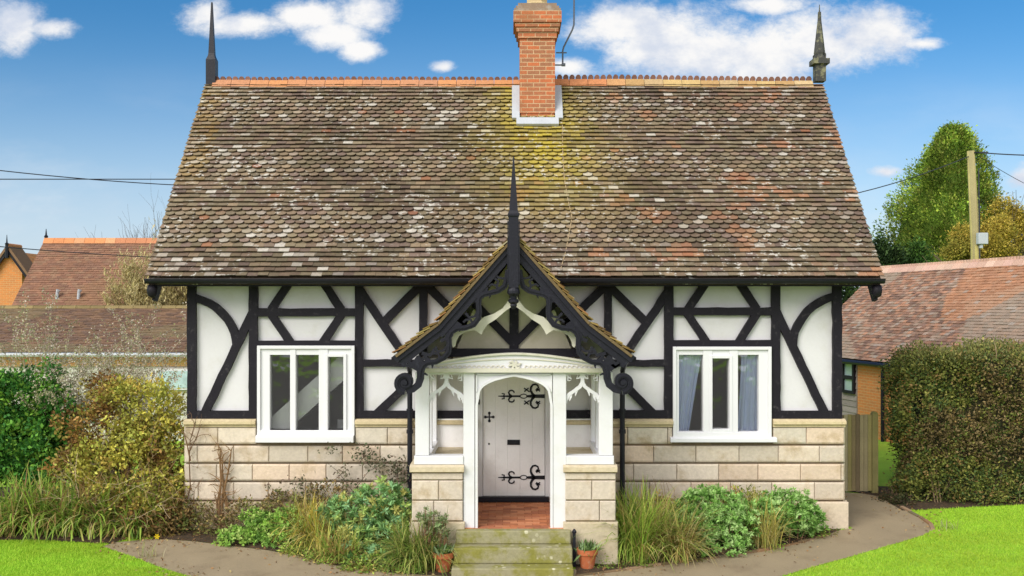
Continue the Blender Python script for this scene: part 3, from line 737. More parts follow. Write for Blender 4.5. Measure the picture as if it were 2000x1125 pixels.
def hinge(yc, small_leaves):
    h = MB(); y0, y1 = DYF-.006, DYF+.003; P = lambda x, y: hz((x, yc+y))
    h.ribbon([P(512, 0), P(450, 0), P(400, 0)], [.062, .055, .034], y0, y1)
    h.ribbon([P(405, 0), P(398, -10), P(385, -13), P(370, -10), P(360, 0)], .014, y0, y1-.0004); h.ribbon([P(405, 0), P(398, 10), P(385, 13), P(370, 10), P(360, 0)], .014, y0, y1-.0004)
    h.ribbon([P(362, 0), P(335, 0), P(300, 0), P(262, 0), P(228, 0)], [.03, .03, .028, .024, .012], y0, y1-.0008)
    for s in (-1, 1):
        h.ribbon([P(452, 0), P(436, 16*s), P(427, 34*s), P(428, 54*s), P(440, 70*s), P(456, 73*s), P(470, 66*s), P(474, 52*s), P(466, 40*s), P(456, 38*s)], [.045, .04, .034, .032, .032, .030, .028, .026, .024, .016], y0, y1-.0012)
        h.ribbon([P(460, 30*s), P(484, 46*s)], .02, y0, y1-.002); h.ribbon([P(484, 30*s), P(462, 48*s)], .02, y0, y1-.0024)
        h.ribbon([P(312, 0), P(298, 10*s), P(292, 22*s), P(298, 33*s), P(312, 36*s), P(324, 30*s), P(326, 20*s)], [.03, .028, .026, .024, .022, .022, .02], y0, y1-.0016)
        h.ribbon([P(262, 0), P(266, 14*s), P(250, 17*s)], [.026, .022, .016], y0, y1-.0018)
        if small_leaves:
            h.ribbon([P(420, 26*s), P(386, 50*s)], .020, y0, y1-.002); h.ribbon([P(388, 28*s), P(414, 50*s)], .020, y0, y1-.0024)
    return h
hinge(262, True).build('hinge', M_IRON, door); hinge(758, False).build('hinge', M_IRON, door)
lr = MB(); c = (174, 389)
for a, b in (((147, 389), (202, 389)), ((174, 361), (174, 417))): lr.ribbon([hz(a), hz(((a[0]+b[0])/2, (a[1]+b[1])/2)), hz(b)], [.03, .016, .03], DYF-.006 if a[0] == 147 else DYF-.0066, DYF+.003)
for a in ((150, 389), (198, 389), (174, 365), (174, 413)):
    p = hz(a); lr.lathe([(.001, 0)], 0, 0, 3) if False else lr.prism([(p[0]+.024*math.cos(k*PI/4), p[1]+.024*math.sin(k*PI/4)) for k in range(8)], DYF-.0072, DYF+.003)
lr.build('handle_rose', M_IRON, door)
lp = MB(); a, b = hz((284, 559)), hz((361, 528)); lp.box(a[0], b[0], DYF-.010, DYF+.003, a[1], b[1]); lp.box(a[0]+.02, b[0]-.02, DYF-.014, DYF-.010, a[1]+.015, b[1]-.015); lp.build('letter_plate', M_IRON, door)
kh = MB(); p = hz((172, 553)); kh.prism([(p[0]+.014*math.cos(k*PI/4), p[1]+.018*math.sin(k*PI/4)) for k in range(8)], DYF-.005, DYF+.003); kh.build('keyhole', M_IRON, door)
bl = MB(); p = XZ((935, 785), DY-.05); bl.box(p[0]-.018, p[0]+.018, DY-.065, DY-.048, p[1]-.04, p[1]+.04); bl.build('door_bell', M_IRON, door)

# porch --------------------------------------------------------------------------
PF = -1.90; PB = -2.30                                      # front frame and bargeboard planes
FZ = Z(1031, PF)                                            # floor level
po = MB(); po.box(X(811, PF)+.02, X(1197, PF)-.02, PF+.31, -.06, Z(727, PF)+.14, Z(727, PF)+.18)
porch = po.build('porch', M_DOOR, house)                    # the ceiling carries the porch's parts
for (a, b) in ((811, 838), (1170, 1197)):                   # side frames: head and sill rails, studs
    po = MB(); xi, xo = (X(b, PF), X(a, PF)) if a < 1000 else (X(a, PF), X(b, PF))
    sg = 1 if a < 1000 else -1
    po.box(xo, xi, PF+.20, -.05, Z(907, PF), Z(893, PF)); po.box(xo, xi, PF+.20, -.05, Z(745, PF), Z(727, PF)+.12)
    po.box(xo+sg*.02, xi-sg*.02, -.22, -.05, Z(893, PF), Z(745, PF)); po.box(xo+sg*.03, xi-sg*.03, -1.0, -.9, Z(893, PF), Z(745, PF))
    po.build('side_frame', M_WHITE, porch, bevel=.006)
def posts(a, b, zb, zt, dp=.16):
    m_ = MB(); m_.box(X(a, PF), X(b, PF), PF, PF+dp, zb, zt); return m_.build('post', M_WHITE, porch, bevel=.008)
ZH = Z(727, PF)
posts(811, 838, Z(889.5, PF), ZH, .19); posts(1170, 1197, Z(889.5, PF), ZH, .19)
posts(905, 927, FZ-.005, ZH); posts(1080, 1106, FZ-.005, ZH)
for (a, b) in ((809, 905), (1106, 1199)):
    m_ = MB(); m_.box(X(a, PF), X(b, PF), PF-.02, PF+.2, Z(907, PF), Z(890, PF)); m_.build('sill_rail', M_WHITE, porch, bevel=.008)
# depressed arch with spandrels
ar = MB()
def archpts(n=24):
    xl, xr, xc = X(929, PF), X(1079, PF), X(1004, PF); zs, za = Z(790, PF), Z(734.5, PF); P = []
    for i in range(n+1):
        t = i/n; x = xl+(xr-xl)*t; q = abs((x-xc)/((xr-xl)/2))
        zz = Z(float(np.interp(q, [0, .25, .5, .68, .80, .88, .94, .98, 1], [733.5, 737, 742, 747.5, 753, 759.5, 768, 779, 792])), PF); P.append((x, zz))
    return P
AP = archpts(44)
for (p, q) in zip(AP[:-1], AP[1:]):
    ar.add([(p[0], PF+.02, p[1]), (q[0], PF+.02, q[1]), (q[0], PF+.02, ZH), (p[0], PF+.02, ZH), (p[0], PF+.14, p[1]), (q[0], PF+.14, q[1]), (q[0], PF+.14, ZH), (p[0], PF+.14, ZH)],
           [(0,1,2,3), (7,6,5,4), (0,4,5,1)])
arch = ar.build('arch', M_WHITE, porch)
am = MB(); zf = [(AP[0][0], FZ)]+AP+[(AP[-1][0], FZ)]
off = lambda P, k: [(p[0], p[1]) for p in P]
am.ribbon([(AP[0][0]+.012, FZ+.0)]+[(AP[0][0]+.012, Z(800, PF))]+[(p[0]+(.012 if i < 2 else -.012 if i > 42 else 0), p[1]+.005) for i, p in enumerate(AP)]+[(AP[-1][0]-.012, Z(800, PF)), (AP[-1][0]-.012, FZ)], .035, PF-.012, PF+.16)
am.build('arch_moulding', M_WHITE, porch)
ar2 = MB()
sp = lambda pts, w_: ar2.ribbon([XZ(p, PF) for p in pts], w_, PF-.005, PF+.05)
sp([(929, 731), (950, 732), (975, 731.5), (990, 730)], .02); sp([(1079, 731), (1058, 732), (1033, 731.5), (1018, 730)], .02); sp([(931, 731), (931, 765)], .02); sp([(1077, 731), (1077, 765)], .02)
ar2.build('spandrel_bead', M_WHITE, porch)
# frieze
fz = MB(); top = []
for i in range(25):
    px = 838+(1173-838)*i/24; t = (px-1005.5)/168; top.append((X(px, PF), Z(689+21*abs(t)**1.7, PF)))
fz.prism([(X(838, PF), ZH+.06), (X(1173, PF), ZH+.06)]+top[::-1], PF-.02, PF+.14)
frz = fz.build('frieze', M_WHITE, porch)
f2 = MB()
f2.box(X(828, PF), X(1181, PF), PF-.07, PF+.14, ZH-.002, ZH+.06)
f2.ribbon([(x, z-.012) for x, z in top], .03, PF-.06, PF+.02); f2.ribbon([(x, z-.06-.03*(1-abs((x-X(1005, PF))/1.25))) for x, z in top[1:-1]], .018, PF-.035, PF)
f2.build('cornice', M_CREAM, porch, bevel=.004)
f3 = MB(); zc = Z(716, PF)
for s in (-1, 1):
    for i in range(15):
        x0 = X(1005, PF)+s*(.14+i*.068); zz = zc-.000
        f3.ribbon([(x0, zz-.018), (x0+s*.02, zz+.018), (x0+s*.045, zz+.012), (x0+s*.06, zz-.014)], [.012, .016, .014, .008], PF-.034, PF-.01)
for k in range(6):
    a = k*PI/3; f3.ribbon([(X(1005, PF), zc+.03), (X(1005, PF)+.06*math.cos(a), zc+.03+.05*math.sin(a)), (X(1005, PF)+.10*math.cos(a+.4), zc+.03+.06*math.sin(a+.4))], [.03, .035, .012], PF-.05-.002*k, PF-.01)
f3.build('carving', M_CREAM, porch)
# tracery in the side openings
def tracery(xa, xb):
    t = MB(); L = xb-xa; y0, y1 = PF+.03, PF+.09
    W = lambda u, v: (X(xa+L*u, PF), Z(728+v, PF))
    t.ribbon([W(0, 2), W(1, 2)], .03, y0, y1)
    t.ribbon([W(.5, 0), W(.5, 12), W(.5, 20), W(.42, 28), W(.25, 36), W(.08, 43), W(0, 52)], [.05, .05, .06, .05, .045, .05, .06], y0+.001, y1-.001)
    t.ribbon([W(.5, 20), W(.58, 28), W(.75, 36), W(.92, 43), W(1, 52)], [.06, .05, .045, .05, .06], y0+.002, y1-.002)
    for s in (0, 1):
        m = lambda u: u if s == 0 else 1-u
        t.ribbon([W(m(.02), 3), W(m(.06), 9), W(m(.16), 12), W(m(.12), 5)], [.03, .03, .02, .01], y0+.003, y1-.003)
        t.ribbon([W(m(.47), 3), W(m(.42), 10), W(m(.33), 12), W(m(.36), 5)], [.03, .03, .02, .01], y0+.004, y1-.003)
        t.ribbon([W(m(.05), 8), W(m(.05), 16), W(m(.14), 15)], [.02, .02, .008], y0+.005, y1-.004)
        t.ribbon([W(m(.34), 30), W(m(.31), 38), W(m(.28), 46)], [.05, .03, .006], y0+.005, y1-.004)
        t.ribbon([W(m(.14), 40), W(m(.14), 48), W(m(.10), 56)], [.05, .035, .006], y0+.006, y1-.005)
        t.ribbon([W(m(.02), 46), W(m(.02), 60)], [.05, .008], y0+.007, y1-.005)
    return t.build('tracery', M_WHITE, porch)
tracery(838, 905); tracery(1106, 1170)
# stone piers under the side openings
def pier(xa, xb, edge):
    p = MB(); y0 = PF-.04; yb = -.1; x0, x1 = X(xa, PF), X(xb, PF)
    cc = lambda: mulc((.60, .515, .42), random.uniform(.9, 1.05)); dk = (.2, .15, .09)
    p.box(x0+.02, x1-.02, y0+.03, yb, -.3, Z(921, PF), dk)
    p.prism_x([(y0+.02, Z(907.5, PF)), (y0-.045, Z(911, PF)), (y0-.045, Z(920, PF)), (y0, Z(922, PF)), (yb, Z(922, PF)), (yb, Z(907.5, PF))], x0-.03, x1+.02, mulc((.58, .49, .34), 1))
    p.cbox(x0, x1, y0, yb, Z(936, PF), Z(923.5, PF), .01, cc())
    for i, (a, b) in enumerate(((938, 975.5), (977.5, 1016))):
        sp_ = (x0+x1)/2+(.02 if i == 0 else .13 if edge > 0 else -.05)
        p.cbox(x0, sp_-.004, y0, yb, Z(b, PF), Z(a, PF), .012, cc()); p.cbox(sp_+.004, x1, y0, yb, Z(b, PF), Z(a, PF), .012, cc())
    p.cbox(x0-.03, x1+.03, y0-.05, yb, -.3, Z(1018, PF), .012, mulc((.52, .44, .31), 1))
    p.build('stone_pier', M_STONE, porch)
pier(805, 904, -1); pier(1104, 1202, 1)
# white wall lining inside the porch below the sill beam
il = MB(); il.box(X(838, -.1), DOORO[0]-.01, -.09, -.03, .3, Z(817)); il.box(DOORO[1]+.01, X(1168, -.1), -.09, -.03, .3, Z(817)); halves(il, 'lining', M_DOOR, porch)
fl2 = MB(); y = PF-.05; r = 0
while y < -.07:
    x = X(905, PF)-.1+(-.11 if r % 2 else 0)
    while x < X(1106, PF)+.1:
        a, b = max(x, -.99), min(x+.22, 1.0)
        if b > a+.02: fl2.box(a+.003, b-.003, y+.003, y+.107, FZ-.06, FZ+.004*random.random(), mulc(random.choice([(.48, .17, .075), (.40, .14, .07), (.54, .22, .11)]), random.uniform(.75, 1.1)))
        x += .22
    y += .11; r += 1
fl2.build('brick_floor', M_TERRA, porch)
# gable: panel, king post, braces, tie beam
GY = -1.60
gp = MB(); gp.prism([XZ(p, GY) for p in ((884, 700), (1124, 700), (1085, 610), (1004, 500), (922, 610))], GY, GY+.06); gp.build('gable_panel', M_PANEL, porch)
gb = MB(); gb.box(X(872, PF), X(1137, PF), PF+.15, PF+.30, Z(698, PF), Z(682, PF)); gb.build('tie_beam', M_BLACK, porch)
gk = MB(); gk.box(X(995, GY), X(1013, GY), GY-.05, GY, Z(700, GY), Z(520, GY)); gk.build('king_post', M_BLACK, porch)
for s in (-1, 1):
    m_ = MB(); m_.ribbon([XZ((1004+s*4, 668), GY), XZ((1004+s*78, 592), GY)], .12, GY-.046+.002*s, GY); m_.build('brace', M_BLACK, porch)
# porch roof: steep upper slope and flared foot
AX = X(1003.5, PB); AZ_ = Z(458, PB)
KX, KZ = 150*(CAMD+PB)/FPX, Z(629, PB); TX, TZ = 232*(CAMD+PB)/FPX, Z(692, PB)
pr_ = MB(); YF = PB-.10
def pcol(u, s, kd):
    c = random.choice([(.30, .20, .055), (.24, .15, .05), (.36, .25, .08), (.20, .12, .05), (.27, .21, .07), (.33, .16, .06)]); c = mulc(c, random.uniform(.5, 1.05))
    if random.random() < .10: c = (.42, .36, .22)
    return c
for s in (-1, 1):
    A = Vector((AX, YF, AZ_)); K_ = Vector((AX+s*KX, YF, KZ)); T_ = Vector((AX+s*TX, YF, TZ))
    for lo, hi, ln in ((T_, K_, 2.35), (K_, A, 2.75)):
        S_ = hi-lo; n_ = max(1, round(S_.length/.10))
        tiles(pr_, lo, (0, 1, 0), S_, ln, ['P']*n_, S_.length/n_, .165, pcol, lift=.045, jit=.008)
        nv = Vector((S_.z, 0, -S_.x)).normalized();  nv = nv if nv.z > 0 else -nv
        q = [lo-nv*.012, hi-nv*.012, hi-nv*.05, lo-nv*.05]
        pr_.prism([(p.x, p.z) for p in q], YF+.01, YF+ln, (.15, .105, .05))
pr_.tube([(AX, YF, AZ_+.02), (AX, YF+2.7, AZ_+.02)], .06, 8, (.33, .20, .07))
pr_.build('porch_roof', M_TILE2, porch)
# bargeboards with wavy pierced tracery and scroll
def zx(p, s):                                               # zoom picture of left half -> world at PB
    px, py = 760+p[0]/4.6875, 540+p[1]/4.6875
    if s > 0: px = 2*1003.5-px
    return XZ((px, py), PB)
for s in (-1, 1):
    bb = MB()
    A = (AX, AZ_-.06); K_ = (AX+s*KX, KZ-.06); T_ = (AX+s*TX, TZ-.05)
    bb.ribbon([(A[0], A[1]-.03), (K_[0]-s*.012, K_[1]-.02), (T_[0], T_[1]-.02)], .10, PB-.06, PB+.04)
    bb.ribbon([(A[0], A[1]-.11), (K_[0]-s*.035, K_[1]-.085), (T_[0]-s*.08, T_[1]-.085)], .10, PB-.03, PB+.03)
    bb.ribbon([(A[0], A[1]-.20), (K_[0]-s*.06, K_[1]-.135)], .05, PB-.045, PB+.02)
    board = bb.build('bargeboard', M_IRON, porch)
    tr = MB(); y0, y1 = PB-.05, PB+.03
    wave = [(1090, -60), (1078, 20), (1058, 90), (1000, 132), (930, 150), (865, 165), (828, 195), (818, 250), (826, 320), (818, 385), (775, 442), (700, 470), (620, 478), (572, 510), (548, 560), (552, 620), (545, 690), (500, 745), (430, 780), (350, 790), (312, 820), (290, 870), (288, 930), (268, 990), (220, 1030), (160, 1046)]
    tr.ribbon([zx(p, s) for p in wave], [.075]*20+[.085, .1, .1, .1, .095, .09], y0, y1)
    tr.ribbon([zx((p[0]-4, p[1]-4), s) for p in wave[1:-3]], .022, y0-.02, y0+.01)
    cx, cz = 150, 968; spir = []
    for i in range(34):
        a = PI/2+i*.30; r = 80*(1-i/36)+6; spir.append((cx+r*math.cos(a)*1.0, cz+r*math.sin(a)))
    tr.ribbon([zx(p, s) for p in spir], [.085-.0015*i for i in range(34)], y0-.02, y1+.02)
    tr.ribbon([zx(p, s) for p in spir[:-2]], .02, y0-.04, y0-.01)
    eye = zx((cx, cz), s); tr.prism([(eye[0]+.035*math.cos(k*PI/6), eye[1]+.035*math.sin(k*PI/6)) for k in range(12)], y0-.05, y1+.01)
    eye2 = zx((cx, cz), s); tr.prism([(eye2[0]+.105*math.cos(k*PI/8), eye2[1]+.105*math.sin(k*PI/8)) for k in range(16)], y0+.015, y1-.01)
    # webs where the wave meets the board, and the small cusps in the hollows
    for pts, wd in (([(828, 195), (770, 180)], .16), ([(860, 170), (880, 90)], .09), ([(572, 510), (520, 500)], .16), ([(600, 480), (640, 420)], .10), ([(540, 560), (470, 590)], .05),
                    ([(312, 820), (230, 760)], .13), ([(290, 860), (180, 790)], .07), ([(350, 790), (330, 720)], .05), ([(300, 700), (380, 720), (420, 660)], .05),
                    ([(1000, 132), (985, 85), (1000, 45), (965, 15)], .035), ([(985, 85), (940, 70), (915, 90)], .028), ([(1055, 20), (1000, 10), (960, -30)], .03),
                    ([(822, 300), (785, 365), (735, 375), (700, 335)], .035), ([(770, 440), (745, 395), (705, 395), (680, 420)], .032),
                    ([(550, 620), (495, 680), (445, 685), (425, 640)], .035), ([(470, 755), (452, 705), (400, 700)], .035), ([(390, 780), (345, 745), (300, 760), (255, 735)], .04),
                    ([(250, 800), (215, 830), (180, 810), (130, 820)], .04), ([(300, 780), (270, 720)], .03),
                    ([(700, 470), (655, 490), (640, 505)], [.03, .02, .01]), ([(930, 150), (925, 185), (915, 200)], [.03, .02, .008]), ([(300, 890), (330, 890), (355, 905)], [.03, .03, .01]), ([(380, 790), (400, 815), (395, 840)], [.03, .03, .01]), ([(290, 900), (320, 910)], [.05, .015])):
        j = random.uniform(0, .004); tr.ribbon([zx(p, s) for p in pts], wd, y0+.012+j, y1-.006-j)
    tr.build('scroll_tracery', M_IRON, porch)
    # gutter end beside the foot of the bargeboard
    ge = MB(); gx = X(766 if s < 0 else 1241, PB+.15); ge.box(min(gx, T_[0]-s*.02), max(gx, T_[0]-s*.02), PB+.05, PB+.25, Z(706, PB+.15), Z(697, PB+.15)); ge.build('gutter_end', M_BLACK, porch)
    # cream cusped arch behind the bargeboard
    cr = MB(); poly = [(1130, 120), (1105, 205), (1040, 290), (960, 340), (870, 370), (800, 440), (760, 478), (690, 482), (610, 480), (560, 520), (555, 600), (590, 650), (606, 636), (616, 590), (640, 545), (700, 506), (780, 490), (815, 510), (845, 532), (865, 490), (900, 440), (980, 390), (1060, 320), (1130, 270)]
    P = [zx(p, s) for p in poly]; kx = (CAMD-2.12)/(CAMD+PB)
    cr.prism([(p[0]*kx, CAMZ+(p[1]-CAMZ)*kx) for p in P], -2.16, -2.08); cr.build('cusped_arch', M_CREAM, porch)
# porch finial
pf = MB(); fx = X(1003, PB); fy = PB-.12
pf.box(fx-.068, fx+.068, fy-.068, fy+.068, Z(562, fy), Z(425, fy))
pf.lathe([(.096, Z(425, fy)), (.11, Z(422, fy)), (.11, Z(418, fy)), (.085, Z(412, fy)), (.012, Z(309, fy)), (.004, Z(305, fy))], fx, fy, 4)
pf.lathe([(.02, Z(604, fy)), (.05, Z(597, fy)), (.045, Z(594, fy)), (.075, Z(590, fy)), (.075, Z(586, fy)), (.045, Z(583, fy)), (.05, Z(579, fy)), (.09, Z(573, fy)), (.09, Z(568, fy)), (.07, Z(562, fy))], fx, fy, 12)
for s in (-1, 1): pf.box(fx+s*.07, fx+s*.085, fy-.06, fy+.06, Z(556, fy), Z(432, fy))
pf.build('finial', M_IRON, porch)
# downpipes in the corners beside the porch
for px, bot in ((800.5, 945), (1215.5, 925)):
    dp = MB(); xx = X(px, -.18); dp.tube([(xx, -.75, 2.75), (xx, -.45, 2.66), (xx, -.20, 2.56), (xx, -.18, 2.45), (xx, -.18, .0)], .042, 10)
    for zz in (Z(800), Z(840), .6): dp.tube([(xx, -.18, zz-.03), (xx, -.18, zz+.03)], .056, 10)
    dp.build('downpipe', M_IRON, house, smooth=False)

# ------------------------------------------------------------------ steps
steps = thing('stone_steps', 'three mossy worn stone steps leading up to the white porch', 'steps', (.02, -2.2, -.12))
for (xa, xb, yf, yb, zt, zb) in ((X(890, -2.09), X(1115, -2.09), -2.09, PF+.06, FZ-.001, FZ-.19), (X(886, -2.3), X(1118, -2.3), -2.32, PF, FZ-.192, FZ-.41), (X(882, -2.5), X(1120, -2.5), -2.56, PF, FZ-.412, -.35)):
    m_ = MB(); n = 14
    top = []; m_.box(xa, xb, yf, yb, zb, zt); m_.build('step', M_STEP, steps, bevel=.018)
# boot scraper
bs = MB(); bx = X(1121, -2.0)
bs.box(bx-.02, bx+.02, -2.10, -2.06, -.1, Z(1040, -2.08)); bs.box(bx-.02, bx+.02, -1.99, -1.96, -.1, Z(1040, -2.0)); bs.box(bx-.01, bx+.01, -2.06, -1.99, .12, .3)
for yy_ in (-2.08, -1.975): bs.lathe([(.03, Z(1041, yy_)), (.035, Z(1038, yy_)), (.012, Z(1033, yy_))], bx, yy_, 8)
o = bs.build('boot_scraper', M_IRON); recentre(o, (bx, -2.05, -.1)); tag(o, 'black iron boot scraper standing against the right end of the steps', 'boot scraper')

# ------------------------------------------------------------------ cable on the roof, overhead wires, pole
def cable_pts(p, y): return (X(p[0], y), y, Z(p[1], y))
def on_roof_at(px, py):
    # intersect view ray with the roof plane
    k = (HORY-py)/FPX; sl = (RZ-EZ)/(RY-EY)
    y = (CAMZ+k*CAMD-EZ+EY*sl)/(sl-k); return (X(px, y), y-.03, Z(py, y)+.05)
cb = MB(); cb.tube([on_roof_at(*p) for p in ((1098, 245), (1099, 300), (1101, 345), (1108, 390), (1117, 430), (1111, 465), (1104, 500), (1094, 535))], .008, 5)
o = cb.build('cable', mat('cable_sheath', (.40, .30, .17), .7, var=.1)); recentre(o, on_roof_at(1098, 245)); tag(o, 'thin pale cable running down the roof tiles from the chimney', 'cable')
WIRE = mat('wire_black', (.03, .032, .045), .6, var=0)
def wire(a, b, sag, r, label, group='overhead wires'):
    pts = [tuple(Vector(a).lerp(Vector(b), i/12)-Vector((0, 0, sag*4*(i/12)*(1-i/12)))) for i in range(13)]
    m_ = MB(); m_.tube(pts, r, 5); o = m_.build('overhead_wire', WIRE); recentre(o, pts[0]); tag(o, label, 'wire', group)
def wp(px, py, d): y = d-CAMD; return (X(px, y), y, Z(py, y))
wire(wp(-60, 326, 26), wp(480, 366, 30), .1, .014, 'upper of the two overhead wires left of the cottage roof')
wire(wp(-60, 350, 26), wp(480, 350, 30), .0, .014, 'lower level overhead wire left of the cottage roof')
wire(wp(-40, 478, 24), wp(420, 507, 28), .05, .012, 'overhead wire crossing in front of the left house roof')
wire(wp(1500, 408, 30), wp(1898, 303, 33), .25, .016, 'overhead wire from the wooden pole to behind the cottage roof')
wire(wp(1902, 297, 33), wp(2100, 303, 31), .05, .02, 'overhead wire leaving the wooden pole to the right')
wire(wp(1904, 300, 33), wp(2060, 385, 36), .1, .010, 'thin wire slanting down to the right from the wooden pole')
pole = thing('utility_pole', 'mossy wooden utility pole with a grey box above the barn roof', 'utility pole', (X(1902, 33-CAMD), 33-CAMD, .15))
pm = MB(); yq = 33-CAMD; pm.tube([(X(1907, yq), yq, .1), (X(1905, yq), yq, Z(480, yq)), (X(1896, yq), yq, Z(295, yq))], [.17, .15, .12], 12, (.36, .30, .15))
for i in range(len(pm.f)): pm.c[i] = random.choice([(.36, .30, .14), (.42, .36, .13), (.30, .26, .12)])
pm.build('pole', M_WOOD, pole, smooth=True)
pb = MB(); bx = X(1911, yq); pb.box(bx-.16, bx+.16, yq-.36, yq-.16, Z(478, yq), Z(456, yq)); pb.box(bx-.08, bx+.02, yq-.30, yq-.17, Z(486, yq), Z(478, yq)); pb.build('junction_box', mat('grey_box', (.42, .45, .47), .5, var=.05), pole, bevel=.02)
pc = MB(); pc.tube([(X(1909, yq), yq-.16, Z(505, yq)), (X(1907, yq), yq-.16, Z(330, yq))], .02, 6)
for zz in (0, .1, .2): pc.tube([(X(1900, yq), yq-.1, Z(299, yq)-.0), (X(1911+zz*80, yq), yq-.1, Z(299, yq))], .03, 6)
pc.build('conduit', WIRE, pole)

# ------------------------------------------------------------------ barn on the right
barn = thing('barn', 'brick outbuilding with a long reddish tiled roof behind the hedge', 'outbuilding', (9.6, 9, .15))
bd = Vector((.2, -1, 0)).normalized(); bn_ = Vector((-1, -.2, 0)).normalized()       # along the ridge toward the camera; outward (left)
E0 = Vector((9.13, 11.35, 0))-bd*2.6; BL = 13.5; ez, rz = 2.24, 4.70; run = 2.7
def bp(u, o_, z): p = E0+bd*u+bn_*o_; return (p.x, p.y, z)
bt = MB()
def barn_col(u, s, kd):
    c = random.choice([(.35, .19, .125), (.38, .225, .15), (.30, .185, .13), (.35, .245, .175), (.42, .22, .135), (.25, .15, .11)]); c = mulc(c, random.uniform(.66, 1.15))
    n = N1(u*.45+s*.5+30, s*.5)
    if n > .6: c = lerp(c, (.36, .29, .215), .6)
    if N2(u*.5+11, s*.35+4) > .62: c = lerp(c, (.54, .25, .12), .5)
    if random.random() < .05: c = lerp(c, (.40, .34, .28), .6)
    return c
Sb = (Vector(bp(0, -run, rz))-Vector(bp(0, .15, ez-.06)))
tiles(bt, bp(0, .15, ez-.06), bd, Sb, BL, ['P']*36, Sb.length/36, .17, barn_col, lift=.032, jit=.007)
Sb2 = (Vector(bp(0, -run, rz))-Vector(bp(0, -2*run-.15, ez-.06)))
tiles(bt, bp(0, -2*run-.15, ez-.06), bd, Sb2, BL, ['P']*18, Sb2.length/18, .34, barn_col, lift=.03, jit=.004)
v = [bp(u, o_, z) for u in (.04, BL-.04) for (o_, z) in ((.12, ez-.10), (-run, rz-.04), (-2*run-.12, ez-.10), (-run, rz-.2))]
bt.add([(p[0], p[1], p[2]-.03) for p in v], [(0,4,5,1), (1,5,6,2), (2,6,7,3), (3,7,4,0), (0,1,2,3), (7,6,5,4)], (.12, .08, .05))
broof = bt.build('roof', M_TILE2, barn)
rr = MB(); u = 0; i = 0
while u < BL-.1:
    c = mulc(random.choice([(.66, .42, .31), (.62, .39, .30), (.70, .47, .35)]), random.uniform(.85, 1.1)); e = u+.34
    a = [bp(q, -run+s_, z) for q in (u+.005, e-.005) for (s_, z) in ((.15, rz-.09), (.05, rz+.06), (-.05, rz+.06), (-.15, rz-.09))]
    rr.add(a, [(0,4,5,1), (1,5,6,2), (2,6,7,3), (0,1,2,3), (7,6,5,4)], c)
    for k in range(3):
        q = u+.34*(k+.5)/3; p = [bp(q+dq, -run+s_, rz+.05+h) for dq, h in ((-.035, 0), (.035, 0), (.03, .09), (-.03, .09)) for s_ in (.015, -.015)]
        rr.add(p, [(0,2,4,6), (7,5,3,1), (2,3,5,4), (4,5,7,6), (6,7,1,0)], c)
    u = e
rr.build('ridge_crest', M_TILE2, broof)
def bbox(mb, u0, u1, o0, o1, z0, z1, col=None):
    vs = [bp(u, o_, z) for z in (z0, z1) for (u, o_) in ((u0, o0), (u1, o0), (u1, o1), (u0, o1))]
    mb.add(vs, [(0,1,2,3), (7,6,5,4), (4,5,1,0), (5,6,2,1), (6,7,3,2), (7,4,0,3)], col)
def bu(px):                                                  # u along the barn wall (o=0) for a photo column
    k = (px-1000)/FPX; return (k*(CAMD+E0.y)-E0.x)/(bd.x-k*bd.y)
u_w, u_e = bu(1675), bu(1736)
bw = MB(); bbox(bw, u_w, u_e, -.3, 0, -.2, ez-.05); bbox(bw, u_e, BL-.2, -.3, -.02, -.2, ez-.05); bbox(bw, .1, .3, -2*run, -.3, -.2, ez-.05); bbox(bw, BL-.4, BL-.2, -2*run, -.31, -.2, ez-.05)
bbox(bw, .1, BL-.2, -2*run-.0, -2*run+.25, -.2, ez-.06)
gv = [bp(u, o_, z) for u in (BL-.4, BL-.2) for (o_, z) in ((-.05, ez-.05), (-run, rz-.15), (-2*run+.05, ez-.05))]; bw.add(gv, [(0,1,2), (5,4,3), (0,3,4,1), (1,4,5,2)])
bw.build('wall', M_BRICK2, barn)
bo = MB(); z = -.1; u_l = .1
while z < ez-.1:
    c = mulc((.30, .25, .22), random.uniform(.8, 1.15))
    vs = [bp(u, o_, zz) for u in (u_l, u_w-.02) for (o_, zz) in ((-.25, z), (.03, z), (.005, z+.17), (-.25, z+.17))]
    bo.add(vs, [(0,1,2,3), (7,6,5,4), (0,4,5,1), (1,5,6,2), (2,6,7,3)], c); z += .165
bo.build('weatherboard', M_WOOD, barn)
wu0, wu1 = bu(1649), bu(1673); yW = E0.y+bd.y*(wu0+wu1)/2
wz0, wz1 = Z(768, yW), Z(706, yW); bw2 = MB(); zm = (wz0+wz1)/2
for (a, b, c, d) in ((wu0, wu0+.09, wz0, wz1), (wu1-.09, wu1, wz0, wz1), (wu0+.09, wu1-.09, wz1-.07, wz1), (wu0+.09, wu1-.09, wz0, wz0+.08), (wu0+.09, wu1-.09, zm-.05, zm+.05)): bbox(bw2, a, b, .0, .09, c, d)
bwin = bw2.build('window', M_BLACK, barn)
bg_ = MB(); bbox(bg_, wu0+.09, wu1-.09, .03, .04, wz0+.08, wz1-.07); bg_.build('pane', mat('blind_glass', (.33, .42, .42), .12, var=.1, vscale=2, spec=.6), bwin)
gt = MB(); gt.tube([bp(0, .22, ez-.13), bp(BL, .22, ez-.13)], .06, 8); gt.tube([bp(u_e-.12, .10, ez-.15), bp(u_e-.12, .10, .1)], .05, 8); gt.build('gutter', M_IRON, barn)

